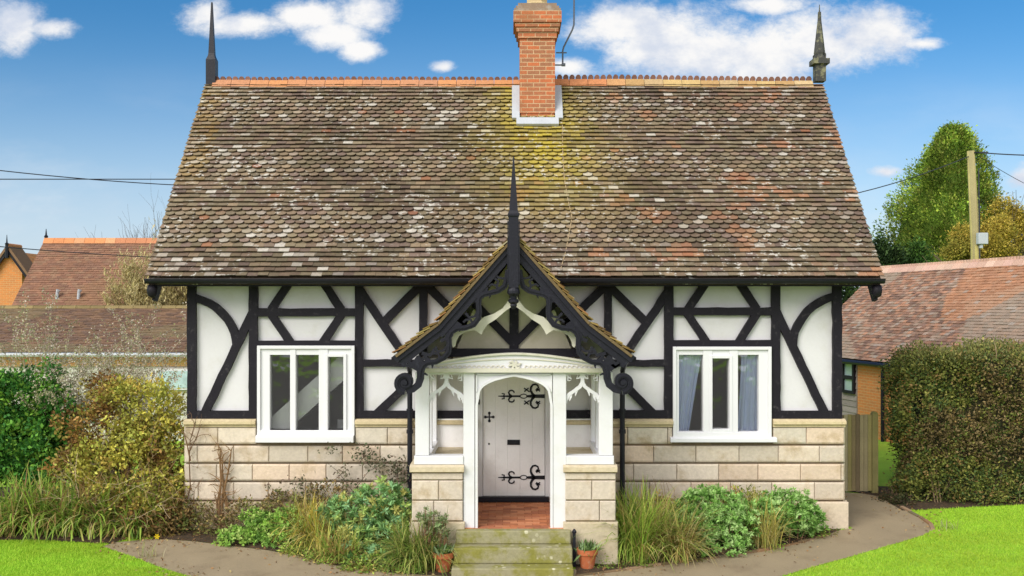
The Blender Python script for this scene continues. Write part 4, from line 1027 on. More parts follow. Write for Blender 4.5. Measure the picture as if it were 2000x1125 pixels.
# ------------------------------------------------------------------ houses on the left
def slope_tiles(mb, p0, p1, up, n, w_, colf, **k):
    U = Vector(p1)-Vector(p0); S = Vector(up)-Vector(p0); tiles(mb, p0, U, S, U.length, ['P']*n, S.length/n, w_, colf, **k)
def brown(u, s, kd):
    c = random.choice([(.24, .125, .08), (.27, .14, .085), (.22, .12, .08), (.25, .145, .09)]); c = mulc(c, random.uniform(.85, 1.1))
    n = N3(u*.35, s*.35); return lerp(c, (.25, .14, .075), .5) if n > .6 else c
def brown2(u, s, kd):
    c = random.choice([(.21, .125, .08), (.185, .115, .08), (.23, .14, .085), (.17, .11, .08)]); c = mulc(c, random.uniform(.8, 1.12))
    return lerp(c, (.22, .19, .10), .4) if N2(u*.4, s*.8) > .6 else c
lh = thing('house', 'far brick house with a big brown tiled roof behind the low wing', 'house', (-12, 17, .15))
yr, ye = 34-CAMD, 31.7-CAMD; xl = X(93, yr)-.1; xr_ = -6.0; zr, ze = Z(470, yr), Z(602, ye)
lt = MB(); slope_tiles(lt, (xl, ye, ze), (xr_, ye, ze), (xl, yr, zr), 31, .17, brown, jit=.006)
lt.prism_x([(ye, ze-.02), (yr, zr-.02), (2*yr-ye, ze-.02)], xl+.03, xr_-.03, (.15, .08, .05)); lroof = lt.build('roof', M_TILE2, lh)
lr_ = MB()
for i in range(int((xr_-xl)/.35)):
    x = xl+i*.35; c = mulc(random.choice([(.58, .24, .10), (.52, .22, .11), (.60, .30, .15)]), random.uniform(.9, 1.1)); lr_.prism_x([(yr-.16, zr-.10), (yr-.05, zr+.09), (yr+.05, zr+.09), (yr+.16, zr-.10)][::-1], x+.005, x+.345, c)
lr_.build('ridge_crest', M_TILE2, lroof)
lf = MB(); lf.lathe([(.06, zr-.05), (.055, zr+.12), (.07, zr+.14), (.03, zr+.2), (.01, zr+.40)], xl+.05, yr, 6); lf.build('finial', M_IRON, lh)
lw = MB(); lw.box(xl+.3, xr_-.3, ye+.35, 2*yr-ye-.35, -.1, ze+.2); lw.build('wall', M_BRICK2, lh)
for px in (110, 152):
    lv = MB(); lv.tube([(X(px, ye+.3), ye+.3, Z(600, ye+.3)), (X(px+2, ye+.3), ye+.3, Z(572, ye+.3)), (X(px+4, ye+.3), ye+.3, Z(566, ye+.3))], [.05, .05, .07], 8); lv.build('vent_pipe', M_LEAD, lh)
# low wing in front
wg = thing('low_wing', 'low outbuilding with a dark brown tiled roof and patched walls left of the cottage', 'outbuilding', (-12, 10, .15))
y1_, y0_ = 28.0-CAMD, 25.4-CAMD; z1_, z0_ = Z(602, y1_), Z(689, y0_); xa, xb = -19.0, -5.9
wt = MB(); slope_tiles(wt, (xa, y0_, z0_), (xb, y0_, z0_), (xa, y1_, z1_), 29, .17, brown2, jit=.007)
wt.prism_x([(y0_+.05, z0_-.02), (y1_, z1_-.02), (2*y1_-y0_, z0_-.02)], xa+.03, xb-.03, (.13, .09, .06)); wroof = wt.build('roof', M_TILE2, wg)
m_ = MB()
for i in range(int((xb-xa)/.4)): m_.tube([(xa+i*.4+.005, y1_, z1_-.01), (xa+i*.4+.395, y1_, z1_-.01)], .09, 8, mulc((.24, .18, .08), random.uniform(.8, 1.2)))
m_.build('ridge_tiles', M_TILE2, wroof)
m_ = MB(); m_.tube([(xa, y0_-.06, z0_-.05), (xb, y0_-.06, z0_-.05)], .055, 8); m_.build('gutter', M_LEAD, wg)
m_ = MB(); m_.box(xa+.2, xb-.2, y0_+.2, 2*y1_-y0_-.2, -.1, z0_-.02); m_.build('wall', mat('limewash', (.58, .56, .50), .9, var=.12, vscale=1.2, fine=.1, tint=(.42, .36, .24), tscale=2, tamt=.6), wg)
m_ = MB(); m_.box(xa+.2, xb-.2, y0_+.14, y0_+.20, z0_-.35, z0_-.06); m_.build('brick_band', brick_mat('band_brick', (.50, .20, .07), (.42, .24, .07), (.40, .32, .14)), wg)
m_ = MB(); m_.box(X(300, y0_), X(372, y0_), y0_+.10, y0_+.195, z0_-.95, z0_-.42); wv = m_.build('window', M_WHITE, wg)
m_ = MB(); m_.box(X(306, y0_), X(370, y0_), y0_+.085, y0_+.098, z0_-.90, z0_-.47); m_.build('pane', mat('pale_glass', (.42, .55, .56), .15, var=.3, vscale=6, fine=.2, fscale=14, spec=.6), wv)
# gabled brick house at the far left
gh = thing('gabled_house', 'orange brick gable end with black bargeboards at the far left', 'house', (-16, 14, .15))
gy_ = 38.5-CAMD; gx = X(15, gy_); gzp = Z(484, gy_); gxr, gzr = X(50, gy_), Z(533, gy_); sl_ = (gzp-gzr)/(gxr-gx); hw = .60
m_ = MB(); ge_ = gzp-sl_*hw
m_.prism([(gx-hw, -.1), (gx+hw-.12, -.1), (gx+hw-.12, ge_+.05), (gx, gzp-.12), (gx-hw, ge_+.05)], gy_+.15, gy_+3); m_.build('wall', M_BRICK2, gh)
for s in (-1, 1):
    m_ = MB(); m_.ribbon([(gx, gzp-.05), (gx+s*(hw+.15), gzp-.05-sl_*(hw+.15))], .16, gy_-.02, gy_+.05); m_.build('bargeboard', M_BLACK, gh)
    m_ = MB(); m_.ribbon([(gx, gzp+.06), (gx+s*(hw+.2), gzp+.06-sl_*(hw+.2))], .09, gy_-.04, gy_+1.0, (.20, .12, .07)); m_.build('roof', M_TILE2, gh)
m_ = MB(); m_.lathe([(.07, gzp-.4), (.06, gzp+.12), (.08, gzp+.15), (.03, gzp+.2), (.008, gzp+.5)], gx, gy_-.06, 6); m_.build('finial', M_IRON, gh)
rg2 = MB(); rg2.tube([(gx, gy_-.05, gzp+.10), (gx, gy_+1.0, gzp+.10)], .08, 8, (.55, .24, .11)); rg2.build('ridge_crest', M_TILE2, gh)

# ------------------------------------------------------------------ gate
gate = thing('wooden_gate', 'weathered upright board gate closing the gap beside the cottage', 'gate', (5.85, 2.35, .12))
ygt = 2.35; x0g, x1g = X(1640, ygt), X(1703, ygt); gp_ = MB(); n = 8
for i in range(n):
    a = x0g+(x1g-x0g)*i/n; b = x0g+(x1g-x0g)*(i+1)/n; c = mulc(random.choice([(.26, .20, .10), (.33, .27, .15), (.20, .15, .085), (.36, .31, .19), (.27, .23, .09)]), random.uniform(.85, 1.1))
    gp_.box(a+.003, b-.003, ygt, ygt+.022, .15+random.uniform(-.01, .01), Z(810, ygt)+random.uniform(-.012, .012), c)
gp_.box(x0g, x1g, ygt+.024, ygt+.06, .5, .6, (.18, .14, .07)); gp_.box(x0g, x1g, ygt+.024, ygt+.06, 1.4, 1.5, (.18, .14, .07))
gp_.build('board_panel', M_WOOD, gate)
gq = MB(); xp = X(1708.5, ygt); gq.box(xp-.055, xp+.055, ygt-.03, ygt+.08, .0, Z(809, ygt), (.24, .21, .08)); gq.prism([(xp-.055, Z(809, ygt)), (xp+.055, Z(809, ygt)), (xp+.03, Z(804, ygt)), (xp-.03, Z(804, ygt))], ygt-.03, ygt+.08, (.22, .2, .07)); gq.build('gate_post', M_WOOD, gate)

# ------------------------------------------------------------------ plants
def mesh_np(name, V, F, C, m, parent=None, smooth=False):
    """V (n,k,3) vertices of n faces of k corners; C (n,3)"""
    root = parent
    while root is not None and root.parent is not None: root = root.parent
    o = np.array(root.location[:]) if root is not None else np.zeros(3)
    n, k = V.shape[0], V.shape[1]
    me = bpy.data.meshes.new(name); me.vertices.add(n*k); me.vertices.foreach_set('co', (V-o).astype(np.float32).ravel())
    idx = (np.arange(n)[:, None, None]*k+F[None]).astype(np.int32); nf, fk = F.shape
    me.loops.add(n*nf*fk); me.loops.foreach_set('vertex_index', idx.ravel())
    me.polygons.add(n*nf); me.polygons.foreach_set('loop_start', (np.arange(n*nf)*fk).astype(np.int32))
    a = me.attributes.new('col', 'FLOAT_COLOR', 'POINT')
    cc = np.concatenate([C, np.ones((n, 1))], 1); a.data.foreach_set('color', np.repeat(cc, k, 0).astype(np.float32).ravel())
    me.materials.append(m); me.update(calc_edges=True); me.validate()
    if smooth: me.polygons.foreach_set('use_smooth', [True]*len(me.polygons))
    ob = bpy.data.objects.new(name, me); COL.objects.link(ob)
    if parent is not None: ob.parent = parent
    return ob

def unit(v): return v/(np.linalg.norm(v, axis=-1, keepdims=True)+1e-9)
def pal(n, colors, jit=.15, weights=None):
    C = np.array(colors); i = RNG.choice(len(C), n, p=weights); return C[i]*(1+RNG.uniform(-jit, jit, (n, 1)))
def leaf_quads(P, D, Ls, Ws, roll=None):
    """diamond leaves from P along D"""
    n = len(P); r = unit(np.cross(D, RNG.normal(size=(n, 3)))); Ls = np.asarray(Ls).reshape(-1, 1); Ws = np.asarray(Ws).reshape(-1, 1)
    nrm = unit(np.cross(r, D))
    return np.stack([P, P+D*Ls*.5+r*Ws*.5-nrm*Ls*.06, P+D*Ls, P+D*Ls*.5-r*Ws*.5-nrm*Ls*.06], 1)
QF = np.array([[0, 1, 2, 3]])

def blob_points(blobs, n, shell=.55):
    """points in a union of ellipsoids, thicker near the surface; returns points and outward directions"""
    B = np.array(blobs, float); vol = B[:, 3]*B[:, 4]+B[:, 4]*B[:, 5]+B[:, 3]*B[:, 5]; p = vol/vol.sum()
    i = RNG.choice(len(B), n, p=p); d = unit(RNG.normal(size=(n, 3))); r = shell+(1-shell)*RNG.random((n, 1))**.6
    r *= 1+.10*RNG.normal(size=(n, 1))
    return B[i, :3]+d*B[i, 3:]*r, d, i

def crown_clumps(blobs, nc, per, crad, shell=.7):
    """leaf positions gathered in small clumps over the crown, with clump ids"""
    c, d, i = blob_points(blobs, nc, shell); rep = np.repeat(np.arange(nc), per)
    off = RNG.normal(size=(nc*per, 3))*crad
    return c[rep]+off, unit(d[rep]*.8+RNG.normal(size=(nc*per, 3))*.7), rep

def twig_mesh(paths, cols, name, parent, m=None):
    mb = MB()
    for p, r, c in paths: mb.tube(p, r, 4, c)
    return mb.build(name, m or M_TWIG, parent)

def grow(p, d, ln, r, depth, out, spread=.5, up=.1, col=(.12, .09, .06), kids=(2, 3), wig=.15, decay=.72):
    pts = [Vector(p)]; dd = Vector(d).normalized(); rs = [r]
    n = 4
    for i in range(n):
        dd = (dd+Vector((random.gauss(0, wig), random.gauss(0, wig), random.gauss(0, wig)+up*.3))).normalized(); pts.append(pts[-1]+dd*ln/n); rs.append(r*(1-.45*(i+1)/n))
    out.append(([tuple(q) for q in pts], rs, mulc(col, random.uniform(.75, 1.25))))
    if depth <= 0: return
    for k in range(random.randint(*kids)):
        j = random.randint(1, n); nd = (dd+Vector((random.gauss(0, spread), random.gauss(0, spread), random.gauss(0, spread)+up))).normalized()
        grow(pts[j], nd, ln*decay*random.uniform(.75, 1.15), rs[j]*.7, depth-1, out, spread, up, col, kids, wig, decay)

def shrub(name, label, cat, blobs, nc, per, crad, size, colors, group=None, weights=None, asp=.5, stems=7, stemcol=(.10, .07, .045), clumpvar=.25, shell=.7, droop=0, m=None, stem_r=.012, colors2=None, rag=0):
    B = np.array(blobs, float); bx, by = B[:, 0].mean(), B[:, 1].mean(); b = thing(name, label, cat, (bx, by, gz(by)), group)
    P, D, rep = crown_clumps(blobs, nc, per, crad, shell); n = len(P)
    if rag:                                                  # ragged outline: whole sprays pushed out or in
        push = np.array([N2(p[0]*2.3+p[2]*1.7, p[2]*2.9+7) for p in P[::per]])-.5; P = P+(D*0+unit(P-B[:, :3].mean(0)))*np.repeat(push*rag, per)[:, None]
    P[:, 2] = np.maximum(P[:, 2], GS*np.clip(P[:, 1], -8, 3)+.02)
    D[:, 2] -= droop; D = unit(D)
    cl = pal(nc, colors, .1, weights)*(1+RNG.uniform(-clumpvar, clumpvar, (nc, 1)))
    if colors2:
        nz2 = np.array([N3(p[0]*1.9+2, p[2]*1.9+p[1]) for p in P[::per]]); cl = np.where((nz2+RNG.uniform(-.12, .12, nc) > .57)[:, None], pal(nc, colors2, .15)*(1+RNG.uniform(-clumpvar, clumpvar, (nc, 1))), cl)
    C = cl[rep]*(1+RNG.uniform(-.22, .22, (n, 1)))
    L = size*RNG.uniform(.6, 1.35, n)
    mesh_np('foliage', leaf_quads(P, D, L, L*asp), QF, C, m or M_LEAF, b)
    ps = []
    for i in range(stems):
        q = B[random.randrange(len(B))]; tgt = Vector((q[0]+random.uniform(-.5, .5)*q[3], q[1]+random.uniform(-.5, .5)*q[4], q[2]+random.uniform(0, .6)*q[5]))
        s0 = Vector((bx+(tgt.x-bx)*.5+random.uniform(-.08, .08), by+(tgt.y-by)*.5+random.uniform(-.08, .08), gz(by)-.03)); mid = s0.lerp(tgt, .5)+Vector((random.uniform(-.1, .1), random.uniform(-.1, .1), .05))
        ps.append(([tuple(s0), tuple(mid), tuple(tgt)], [stem_r, stem_r*.8, stem_r*.4], mulc(stemcol, random.uniform(.7, 1.3))))
    twig_mesh(ps, None, 'stems', b)
    return b

def strap_clump(name, label, cat, spots, nper, ln, wd, colors, group=None, spread=1.0, weights=None, segs=5, arch=1.0, fan=None, loc=None, bare=False):
    """arching strap leaves from each spot (x, y)"""
    S = np.array(spots, float); n = nper*len(S); base = np.repeat(S, nper, 0)+RNG.normal(size=(n, 2))*.07
    az = RNG.uniform(0, 2*PI, n) if fan is None else RNG.normal(fan[0], fan[1], n)
    L = ln*RNG.uniform(.55, 1.15, n); sp_ = np.abs(RNG.normal(.45, .28, n))*spread
    zg = GS*np.clip(base[:, 1], -8, 3)
    dirh = np.stack([np.cos(az), np.sin(az)], 1); side = np.stack([-np.sin(az), np.cos(az), np.zeros(n)], 1); W = wd*RNG.uniform(.6, 1.3, n)
    rows = []; pos = np.concatenate([base, zg[:, None]-.01], 1); th = sp_*.5
    for k in range(segs+1):
        t = k/segs; w_ = W*(.7+.6*t if t < .5 else 1.0)*(1-t**3*.95)
        rows.append(pos-side*w_[:, None]*.5); rows.append(pos+side*w_[:, None]*.5)
        st_ = L/segs; pos = pos+np.concatenate([dirh*(np.sin(th)*st_)[:, None], (np.cos(th)*st_)[:, None]], 1); th = th+arch*(sp_+.25)*1.9/segs
        pos[:, 2] = np.maximum(pos[:, 2], zg-.0+.02)
    V = np.stack(rows, 1); F = np.array([[2*k, 2*k+1, 2*k+3, 2*k+2] for k in range(segs)])
    C = pal(n, colors, .2, weights)
    loc = loc or (S[:, 0].mean(), S[:, 1].mean(), gz(S[:, 1].mean()))
    b = thing(name, label, cat, loc, group) if not bare else None
    o = mesh_np('leaves', V, F, C, M_GRASS, b)
    return b or o

# evergreen on the left
def W3(px, py, y): return (X(px, y), y, Z(py, y))
GREEN = [(.055, .18, .03), (.085, .25, .035), (.035, .12, .022), (.15, .34, .05), (.07, .21, .05), (.20, .36, .05)]
def blob(px, py, y, rpx, rpy, ry=None):
    k = (CAMD+y)/FPX; return (X(px, y), y, Z(py, y), rpx*k, ry if ry else rpx*k*.8, rpy*k)
shrub('evergreen_shrub', 'glossy dark green rounded evergreen shrub at the left edge', 'shrub',
      [blob(60, 780, .9, 62, 62), blob(10, 800, .9, 70, 65), blob(105, 840, .7, 52, 66), blob(40, 880, .7, 80, 60), blob(-40, 850, .9, 70, 90), blob(80, 920, .6, 70, 40)], 1700, 16, .055, .075, GREEN, rag=.35, asp=.62, stems=6, clumpvar=.4)
# tall shrub with pale bare twigs and blossom behind
vb = thing('twiggy_shrub', 'tall bare twiggy shrub with pale pinkish buds left of the cottage', 'shrub', (X(215, 2.2), 2.2, .1))
tw = []
for i in range(26):
    a = random.uniform(0, 2*PI); grow((X(215, 2.2)+.35*math.cos(a), 2.2+.3*math.sin(a), .1), (.55*math.cos(a), .35*math.sin(a), 1.0), random.uniform(1.2, 1.75), .026, 3, tw, spread=.42, up=.12, col=(.42, .34, .24), kids=(2, 4))
twig_mesh(tw, None, 'twigs', vb)
E = np.array([p[0][k] for p in tw for k in (2, 3, 4) if p[0][k][2] > 1.4]); n = len(E)*9; P = np.repeat(E, 9, 0)+RNG.normal(size=(n, 3))*.035
mesh_np('buds', leaf_quads(P, unit(RNG.normal(size=(n, 3))+[0, 0, .3]), RNG.uniform(.025, .05, n), RNG.uniform(.02, .035, n)), QF, pal(n, [(.50, .41, .33), (.54, .47, .38), (.34, .34, .16), (.42, .35, .22), (.34, .35, .20)], .2), M_LEAF, vb)
# big yellow-brown shrub against the corner
OLIVE = [(.52, .46, .08), (.44, .41, .075), (.56, .54, .12), (.34, .36, .07), (.42, .31, .07)]
shrub('tangled_shrub', 'large tangled yellow brown shrub against the left corner of the cottage', 'shrub',
      [blob(255, 800, .3, 68, 52), blob(200, 850, .3, 68, 60), blob(300, 860, .2, 62, 70), blob(240, 920, .1, 92, 60), blob(320, 950, .0, 48, 66), blob(170, 920, .2, 58, 52), blob(275, 990, -.1, 78, 42), blob(220, 770, .5, 48, 40), blob(310, 800, .4, 44, 46), blob(342, 880, .5, 30, 66), blob(345, 960, .3, 26, 50)],
      1750, 13, .055, .066, OLIVE, colors2=[(.30, .16, .045), (.22, .12, .04), (.36, .21, .07), (.18, .11, .04), (.32, .27, .06)], rag=.6, asp=.6, stems=90, stemcol=(.22, .13, .07), clumpvar=.45, shell=.55, stem_r=.008)
tg = thing('dead_stems', 'loose dead brown stems hanging through the tangled shrub', 'shrub', (X(270, 0), -.15, 0)); tw = []
for i in range(80):
    px = random.uniform(140, 362); y_ = random.uniform(-.45, .3); p = (X(px, y_), y_, gz(y_)+random.uniform(0, .5)); grow(p, (random.gauss(0, .5), random.gauss(-.1, .3), 1), random.uniform(.4, .9), .006, 2, tw, spread=.8, up=-.05, col=random.choice([(.40, .26, .14), (.30, .16, .08), (.52, .40, .25)]), kids=(1, 3), wig=.3)
twig_mesh(tw, None, 'stems', tg)
# strap-leaved clumps along the left lawn edge
STRAP = [(.25, .38, .055), (.32, .45, .07), (.14, .24, .04), (.46, .46, .12), (.46, .31, .12), (.32, .19, .08), (.56, .52, .22)]
SW = [.2, .18, .2, .14, .12, .1, .06]
for i, (px, lab) in enumerate(((18, 'green strap leaved clump at the left edge of the lawn border'), (80, 'strap leaved clump in the lawn border below the dark evergreen'), (140, 'strap leaved clump between evergreen and tangled shrub, with brown dead leaves'), (205, 'arching strap leaved clump in front of the tangled shrub'), (258, 'smaller strap leaved clump nearest the start of the left path'))):
    y = -.45+.06*(i % 2); sp_ = [(X(px+dx, y), y+dy) for dx, dy in ((-18, .1), (0, -.05), (18, .12), (8, .3), (-10, .35))]
    strap_clump('strap_leaf_clump', lab, 'plant', sp_, 95, 1.05 if i < 4 else .85, .028, STRAP, 'strap leaved clumps along the left border', spread=1.5, weights=SW)
shrub('border_shrub', 'low bronze leafy undergrowth at the foot of the tangled shrub', 'shrub', [blob(330, 1020, -.35, 40, 28), blob(285, 1035, -.45, 38, 20), blob(355, 1000, -.2, 22, 30)], 300, 10, .05, .055, [(.18, .11, .04), (.24, .18, .05), (.13, .16, .04), (.30, .20, .08)], stems=10, clumpvar=.4)
# climber stems on the wall
def climber(name, label, paths, col, r=.012, leaves=None):
    b = thing(name, label, 'climber', (X(paths[0][0][0], -.15), -.15, 0)); ps = []
    for p in paths:
        pts = [(X(q[0], -.13), -.13-.02*random.random(), Z(q[1], -.13)) for q in p]; n = len(pts); ps.append((pts, [r*(1-.6*i/(n-1)) for i in range(n)], mulc(col, random.uniform(.8, 1.25))))
    if r > .01:
        for pts, rs, c_ in list(ps):
            for q in pts[1:]:
                for _ in range(2):
                    tw_ = []; grow(q, (random.gauss(0, .8), -.15, random.uniform(.3, 1)), random.uniform(.10, .28), r*.35, 1, tw_, spread=.6, col=col, kids=(1, 2), wig=.3); ps += tw_
    twig_mesh(ps, None, 'stems', b)
    if leaves:
        P = []
        for (px, py, sx, sy, k) in leaves: P += [(X(random.gauss(px, sx), -.16), random.uniform(-.30, -.12), Z(random.gauss(py, sy), -.16)) for _ in range(k)]
        P = np.array(P); n = len(P); mesh_np('foliage', leaf_quads(P, unit(RNG.normal(size=(n, 3))-[0, .5, 0]), RNG.uniform(.03, .07, n), RNG.uniform(.025, .05, n)), QF, pal(n, [(.12, .13, .08), (.17, .16, .10), (.22, .16, .12), (.10, .13, .06), (.28, .24, .17)], .2), M_LEAF, b)
climber('bare_climber', 'cut back bare brown stems against the stone wall left of the window', [[(432, 1040), (428, 990), (432, 940), (430, 900), (432, 878)], [(438, 1042), (444, 1000), (438, 960), (446, 920), (452, 880)], [(428, 1035), (424, 985), (430, 950)], [(440, 1030), (446, 985), (440, 968), (434, 925), (436, 900)], [(436, 1040), (434, 985), (437, 945), (434, 905)]], (.24, .14, .065), .024)
climber('corner_climber', 'thin bare climber stems on the corner of the stone wall', [[(362, 1030), (364, 985), (372, 950), (370, 900), (372, 860), (380, 830)], [(372, 900), (366, 870), (360, 845), (352, 830)], [(371, 880), (384, 855), (390, 838)], [(360, 1010), (378, 985), (380, 960)]], (.17, .10, .055), .014)
climber('dark_climber', 'sparse dark leaved climber on the stone wall below the left window', [[(700, 1010), (690, 960), (660, 920), (640, 905)], [(690, 960), (720, 920), (760, 900)], [(740, 990), (760, 940), (790, 910)], [(625, 975), (650, 940), (680, 915)]], (.10, .08, .06), .007,
        [(712, 885, 13, 9, 110), (740, 905, 16, 8, 110), (775, 910, 12, 14, 150), (790, 935, 9, 12, 90), (670, 915, 10, 7, 40), (650, 878, 12, 5, 36), (685, 945, 16, 8, 60), (590, 945, 16, 12, 90), (610, 960, 12, 10, 60), (545, 965, 14, 10, 60), (760, 930, 14, 10, 80)])
# left front bed
EUPH = [(.32, .54, .20), (.24, .43, .17), (.46, .60, .18), (.15, .29, .09), (.50, .50, .15), (.30, .52, .25)]
def rosettes(name, label, blobs, n, R, colors, per=15, asp=.26, group=None, cat='shrub', weights=None, stemcol=(.20, .10, .06), shell=.75):
    B = np.array(blobs, float); bx, by = B[:, 0].mean(), B[:, 1].mean(); b = thing(name, label, cat, (bx, by, gz(by)), group)
    c, d, i = blob_points(blobs, n, shell); ok = (c[:, 2] > gz(by)+.03); c, d = c[ok], d[ok]; d[:, 2] = np.abs(d[:, 2])+.35; d[:, 1] -= .25; d = unit(d); n = len(c); rep = np.repeat(np.arange(n), per)
    t1 = unit(np.cross(d, RNG.normal(size=(n, 3)))); t2 = np.cross(d, t1); a = RNG.uniform(0, 2*PI, n*per); el = RNG.uniform(.05, 1.0, n*per)
    D = unit((t1[rep]*np.cos(a)[:, None]+t2[rep]*np.sin(a)[:, None])*np.cos(el)[:, None]+d[rep]*np.sin(el)[:, None]); P = c[rep]-d[rep]*(RNG.random((n*per, 1))*R*.8)
    cl = pal(n, colors, .12, weights); C = cl[rep]*(1+RNG.uniform(-.2, .2, (n*per, 1))); L = R*RNG.uniform(.75, 1.2, n*per)*np.repeat(RNG.uniform(.7, 1.2, n), per)
    mesh_np('foliage', leaf_quads(P, D, L, L*asp), QF, C, M_LEAF, b)
    ps = []
    for k in range(0, n, max(1, n//26)):
        q = Vector(c[k]); s0 = Vector((bx+(q.x-bx)*.75, by+(q.y-by)*.75, gz(by)-.02)); ps.append(([tuple(s0), tuple(s0.lerp(q, .55)+Vector((0, 0, .03))), tuple(q)], [.006, .005, .004], mulc(stemcol, random.uniform(.7, 1.4))))
    twig_mesh(ps, None, 'stems', b); return b
rosettes('euphorbia', 'tall grey green rosette leaved shrub left of the steps', [blob(745, 975, -1.0, 50, 42), blob(700, 1000, -1.1, 55, 46), blob(775, 985, -.9, 34, 40), blob(655, 1005, -.9, 34, 36), blob(770, 1020, -1.1, 38, 50), blob(690, 1065, -1.5, 48, 42), blob(740, 1060, -1.4, 55, 45), blob(660, 1035, -1.1, 30, 30), blob(720, 1090, -1.8, 55, 26)], 860, .088, EUPH, asp=.32)
HEBE = [(.34, .54, .10), (.25, .45, .08), (.48, .62, .18), (.14, .27, .05)]
rosettes('low_shrub', 'low spreading pale green shrub at the left end of the front bed', [blob(470, 1050, -.85, 48, 20), blob(520, 1030, -.75, 42, 30), blob(545, 1060, -1.0, 40, 22), blob(500, 1010, -.55, 30, 18), blob(570, 1045, -.9, 30, 30), blob(450, 1060, -.95, 34, 16), blob(560, 1015, -.6, 36, 28), blob(600, 1040, -.9, 34, 30)], 1050, .06, HEBE, per=11, asp=.4)
GOLD = [(.66, .52, .10), (.56, .47, .10), (.44, .44, .09), (.68, .60, .24), (.46, .31, .12), (.30, .35, .08)]
strap_clump('golden_grass', 'golden yellow grassy clump between the low shrub and the rosette shrub', 'plant', [(X(600+dx, -.8), -.8+dy) for dx, dy in ((-25, .2), (0, 0), (25, .1), (10, -.25), (35, -.4), (-5, .35))], 190, .74, .017, GOLD, spread=1.35)
shrub('bed_undergrowth', 'yellow green low undergrowth along the path edge left of the steps', 'shrub', [blob(600, 1075, -1.3, 50, 18), blob(650, 1090, -1.65, 45, 14), blob(640, 1050, -1.0, 40, 28), blob(760, 1100, -2.0, 50, 18), blob(690, 1103, -1.95, 40, 12)], 330, 10, .045, .05, [(.32, .38, .07), (.22, .29, .06), (.42, .36, .09), (.16, .21, .05), (.26, .18, .07)], asp=.45, stems=12, clumpvar=.4)
DKG = [(.18, .28, .05), (.26, .36, .06), (.12, .19, .04), (.42, .44, .12), (.38, .33, .11)]
strap_clump('dark_grass', 'dark green grassy clump spilling over beside the left end of the steps', 'plant', [(X(820+dx, -1.9), -1.95+dy) for dx, dy in ((-20, .1), (0, 0), (18, .1), (-8, -.2), (34, .0), (-30, -.15), (14, -.30))], 140, .84, .016, DKG, spread=1.4)
strap_clump('mixed_grass', 'mixed green and straw grass filling the gap between golden grass and rosette shrub', 'plant', [(X(655+dx, -1.2), -1.2+dy) for dx, dy in ((-30, .3), (0, .2), (20, .0), (-15, -.35), (5, -.55), (40, -.65), (-50, .05), (30, .55), (80, .7))], 120, .55, .015, [(.30, .42, .07), (.44, .44, .10), (.20, .30, .05), (.52, .40, .12), (.36, .22, .08)], spread=1.3)
shrub('front_edge_plants', 'fresh green low plants spilling onto the path in front of the rosette shrub', 'shrub', [blob(640, 1088, -1.7, 40, 12), blob(720, 1105, -2.1, 50, 14), blob(790, 1108, -2.2, 40, 16), blob(580, 1078, -1.35, 34, 10)], 300, 11, .05, .055, [(.34, .48, .08), (.24, .38, .06), (.44, .50, .12), (.18, .28, .05), (.40, .32, .10)], asp=.4, stems=10, clumpvar=.35)
rosettes('grey_plant', 'small grey green plant between the left stone pier and the steps', [blob(850, 1020, -2.15, 26, 22), blob(830, 1008, -2.1, 18, 18), blob(862, 1045, -2.2, 16, 24)], 70, .06, [(.24, .34, .14), (.18, .26, .10), (.30, .32, .16)])
shrub('wall_base_plants', 'low brown and green plants along the foot of the left stone wall', 'shrub', [blob(420, 1030, -.35, 40, 16), blob(480, 1000, -.3, 40, 20), blob(560, 985, -.3, 42, 22), blob(640, 970, -.3, 40, 22), blob(395, 1000, -.25, 20, 18)], 420, 8, .05, .055, [(.26, .17, .07), (.20, .21, .06), (.34, .26, .10), (.15, .14, .05), (.28, .20, .12)], stems=26, stemcol=(.20, .11, .06), clumpvar=.4, stem_r=.006)
# right front bed
strap_clump('tall_grass', 'tall arching green grass clump against the right stone pier', 'plant', [(X(1225+dx, -1.6), -1.6+dy) for dx, dy in ((-10, .2), (10, .1), (0, -.15), (30, .3), (20, -.3), (45, 0))], 170, 1.12, .018, [(.28, .42, .06), (.38, .50, .08), (.18, .28, .045), (.54, .52, .14), (.46, .34, .12)], spread=1.05, weights=[.3, .25, .2, .15, .1])
strap_clump('straw_grass', 'straw coloured and olive grass clump right of the tall green grass', 'plant', [(X(1290+dx, -1.2), -1.2+dy) for dx, dy in ((-20, .25), (0, 0), (20, .2), (10, -.4), (-10, -.5), (38, -.1), (45, .3), (30, -.6))], 190, .84, .017, [(.54, .43, .14), (.44, .31, .12), (.36, .40, .09), (.60, .52, .24), (.24, .28, .06)], spread=1.2)
HEB2 = [(.25, .46, .10), (.34, .55, .16), (.15, .31, .06), (.44, .62, .24)]
shrub('bed_filler_plants', 'low olive and rusty leafed plants between the straw grass and the rounded shrubs', 'shrub', [blob(1300, 1010, -.8, 40, 40), blob(1260, 1060, -1.4, 44, 34), blob(1330, 1060, -1.4, 34, 26), blob(1460, 985, -.4, 40, 28)], 420, 11, .055, .06, [(.34, .36, .07), (.26, .30, .06), (.42, .30, .09), (.20, .24, .05), (.44, .40, .12)], asp=.4, stems=14, clumpvar=.4)
rosettes('hebe_shrub', 'rounded blue green leafy shrub in the middle of the right bed', [blob(1390, 995, -.9, 72, 46), blob(1435, 1025, -1.1, 50, 40), blob(1350, 1035, -1.2, 58, 42), blob(1400, 1065, -1.4, 62, 22), blob(1365, 985, -.8, 35, 32)], 1350, .062, HEB2, per=11, asp=.42, group='rounded shrubs in the right bed')
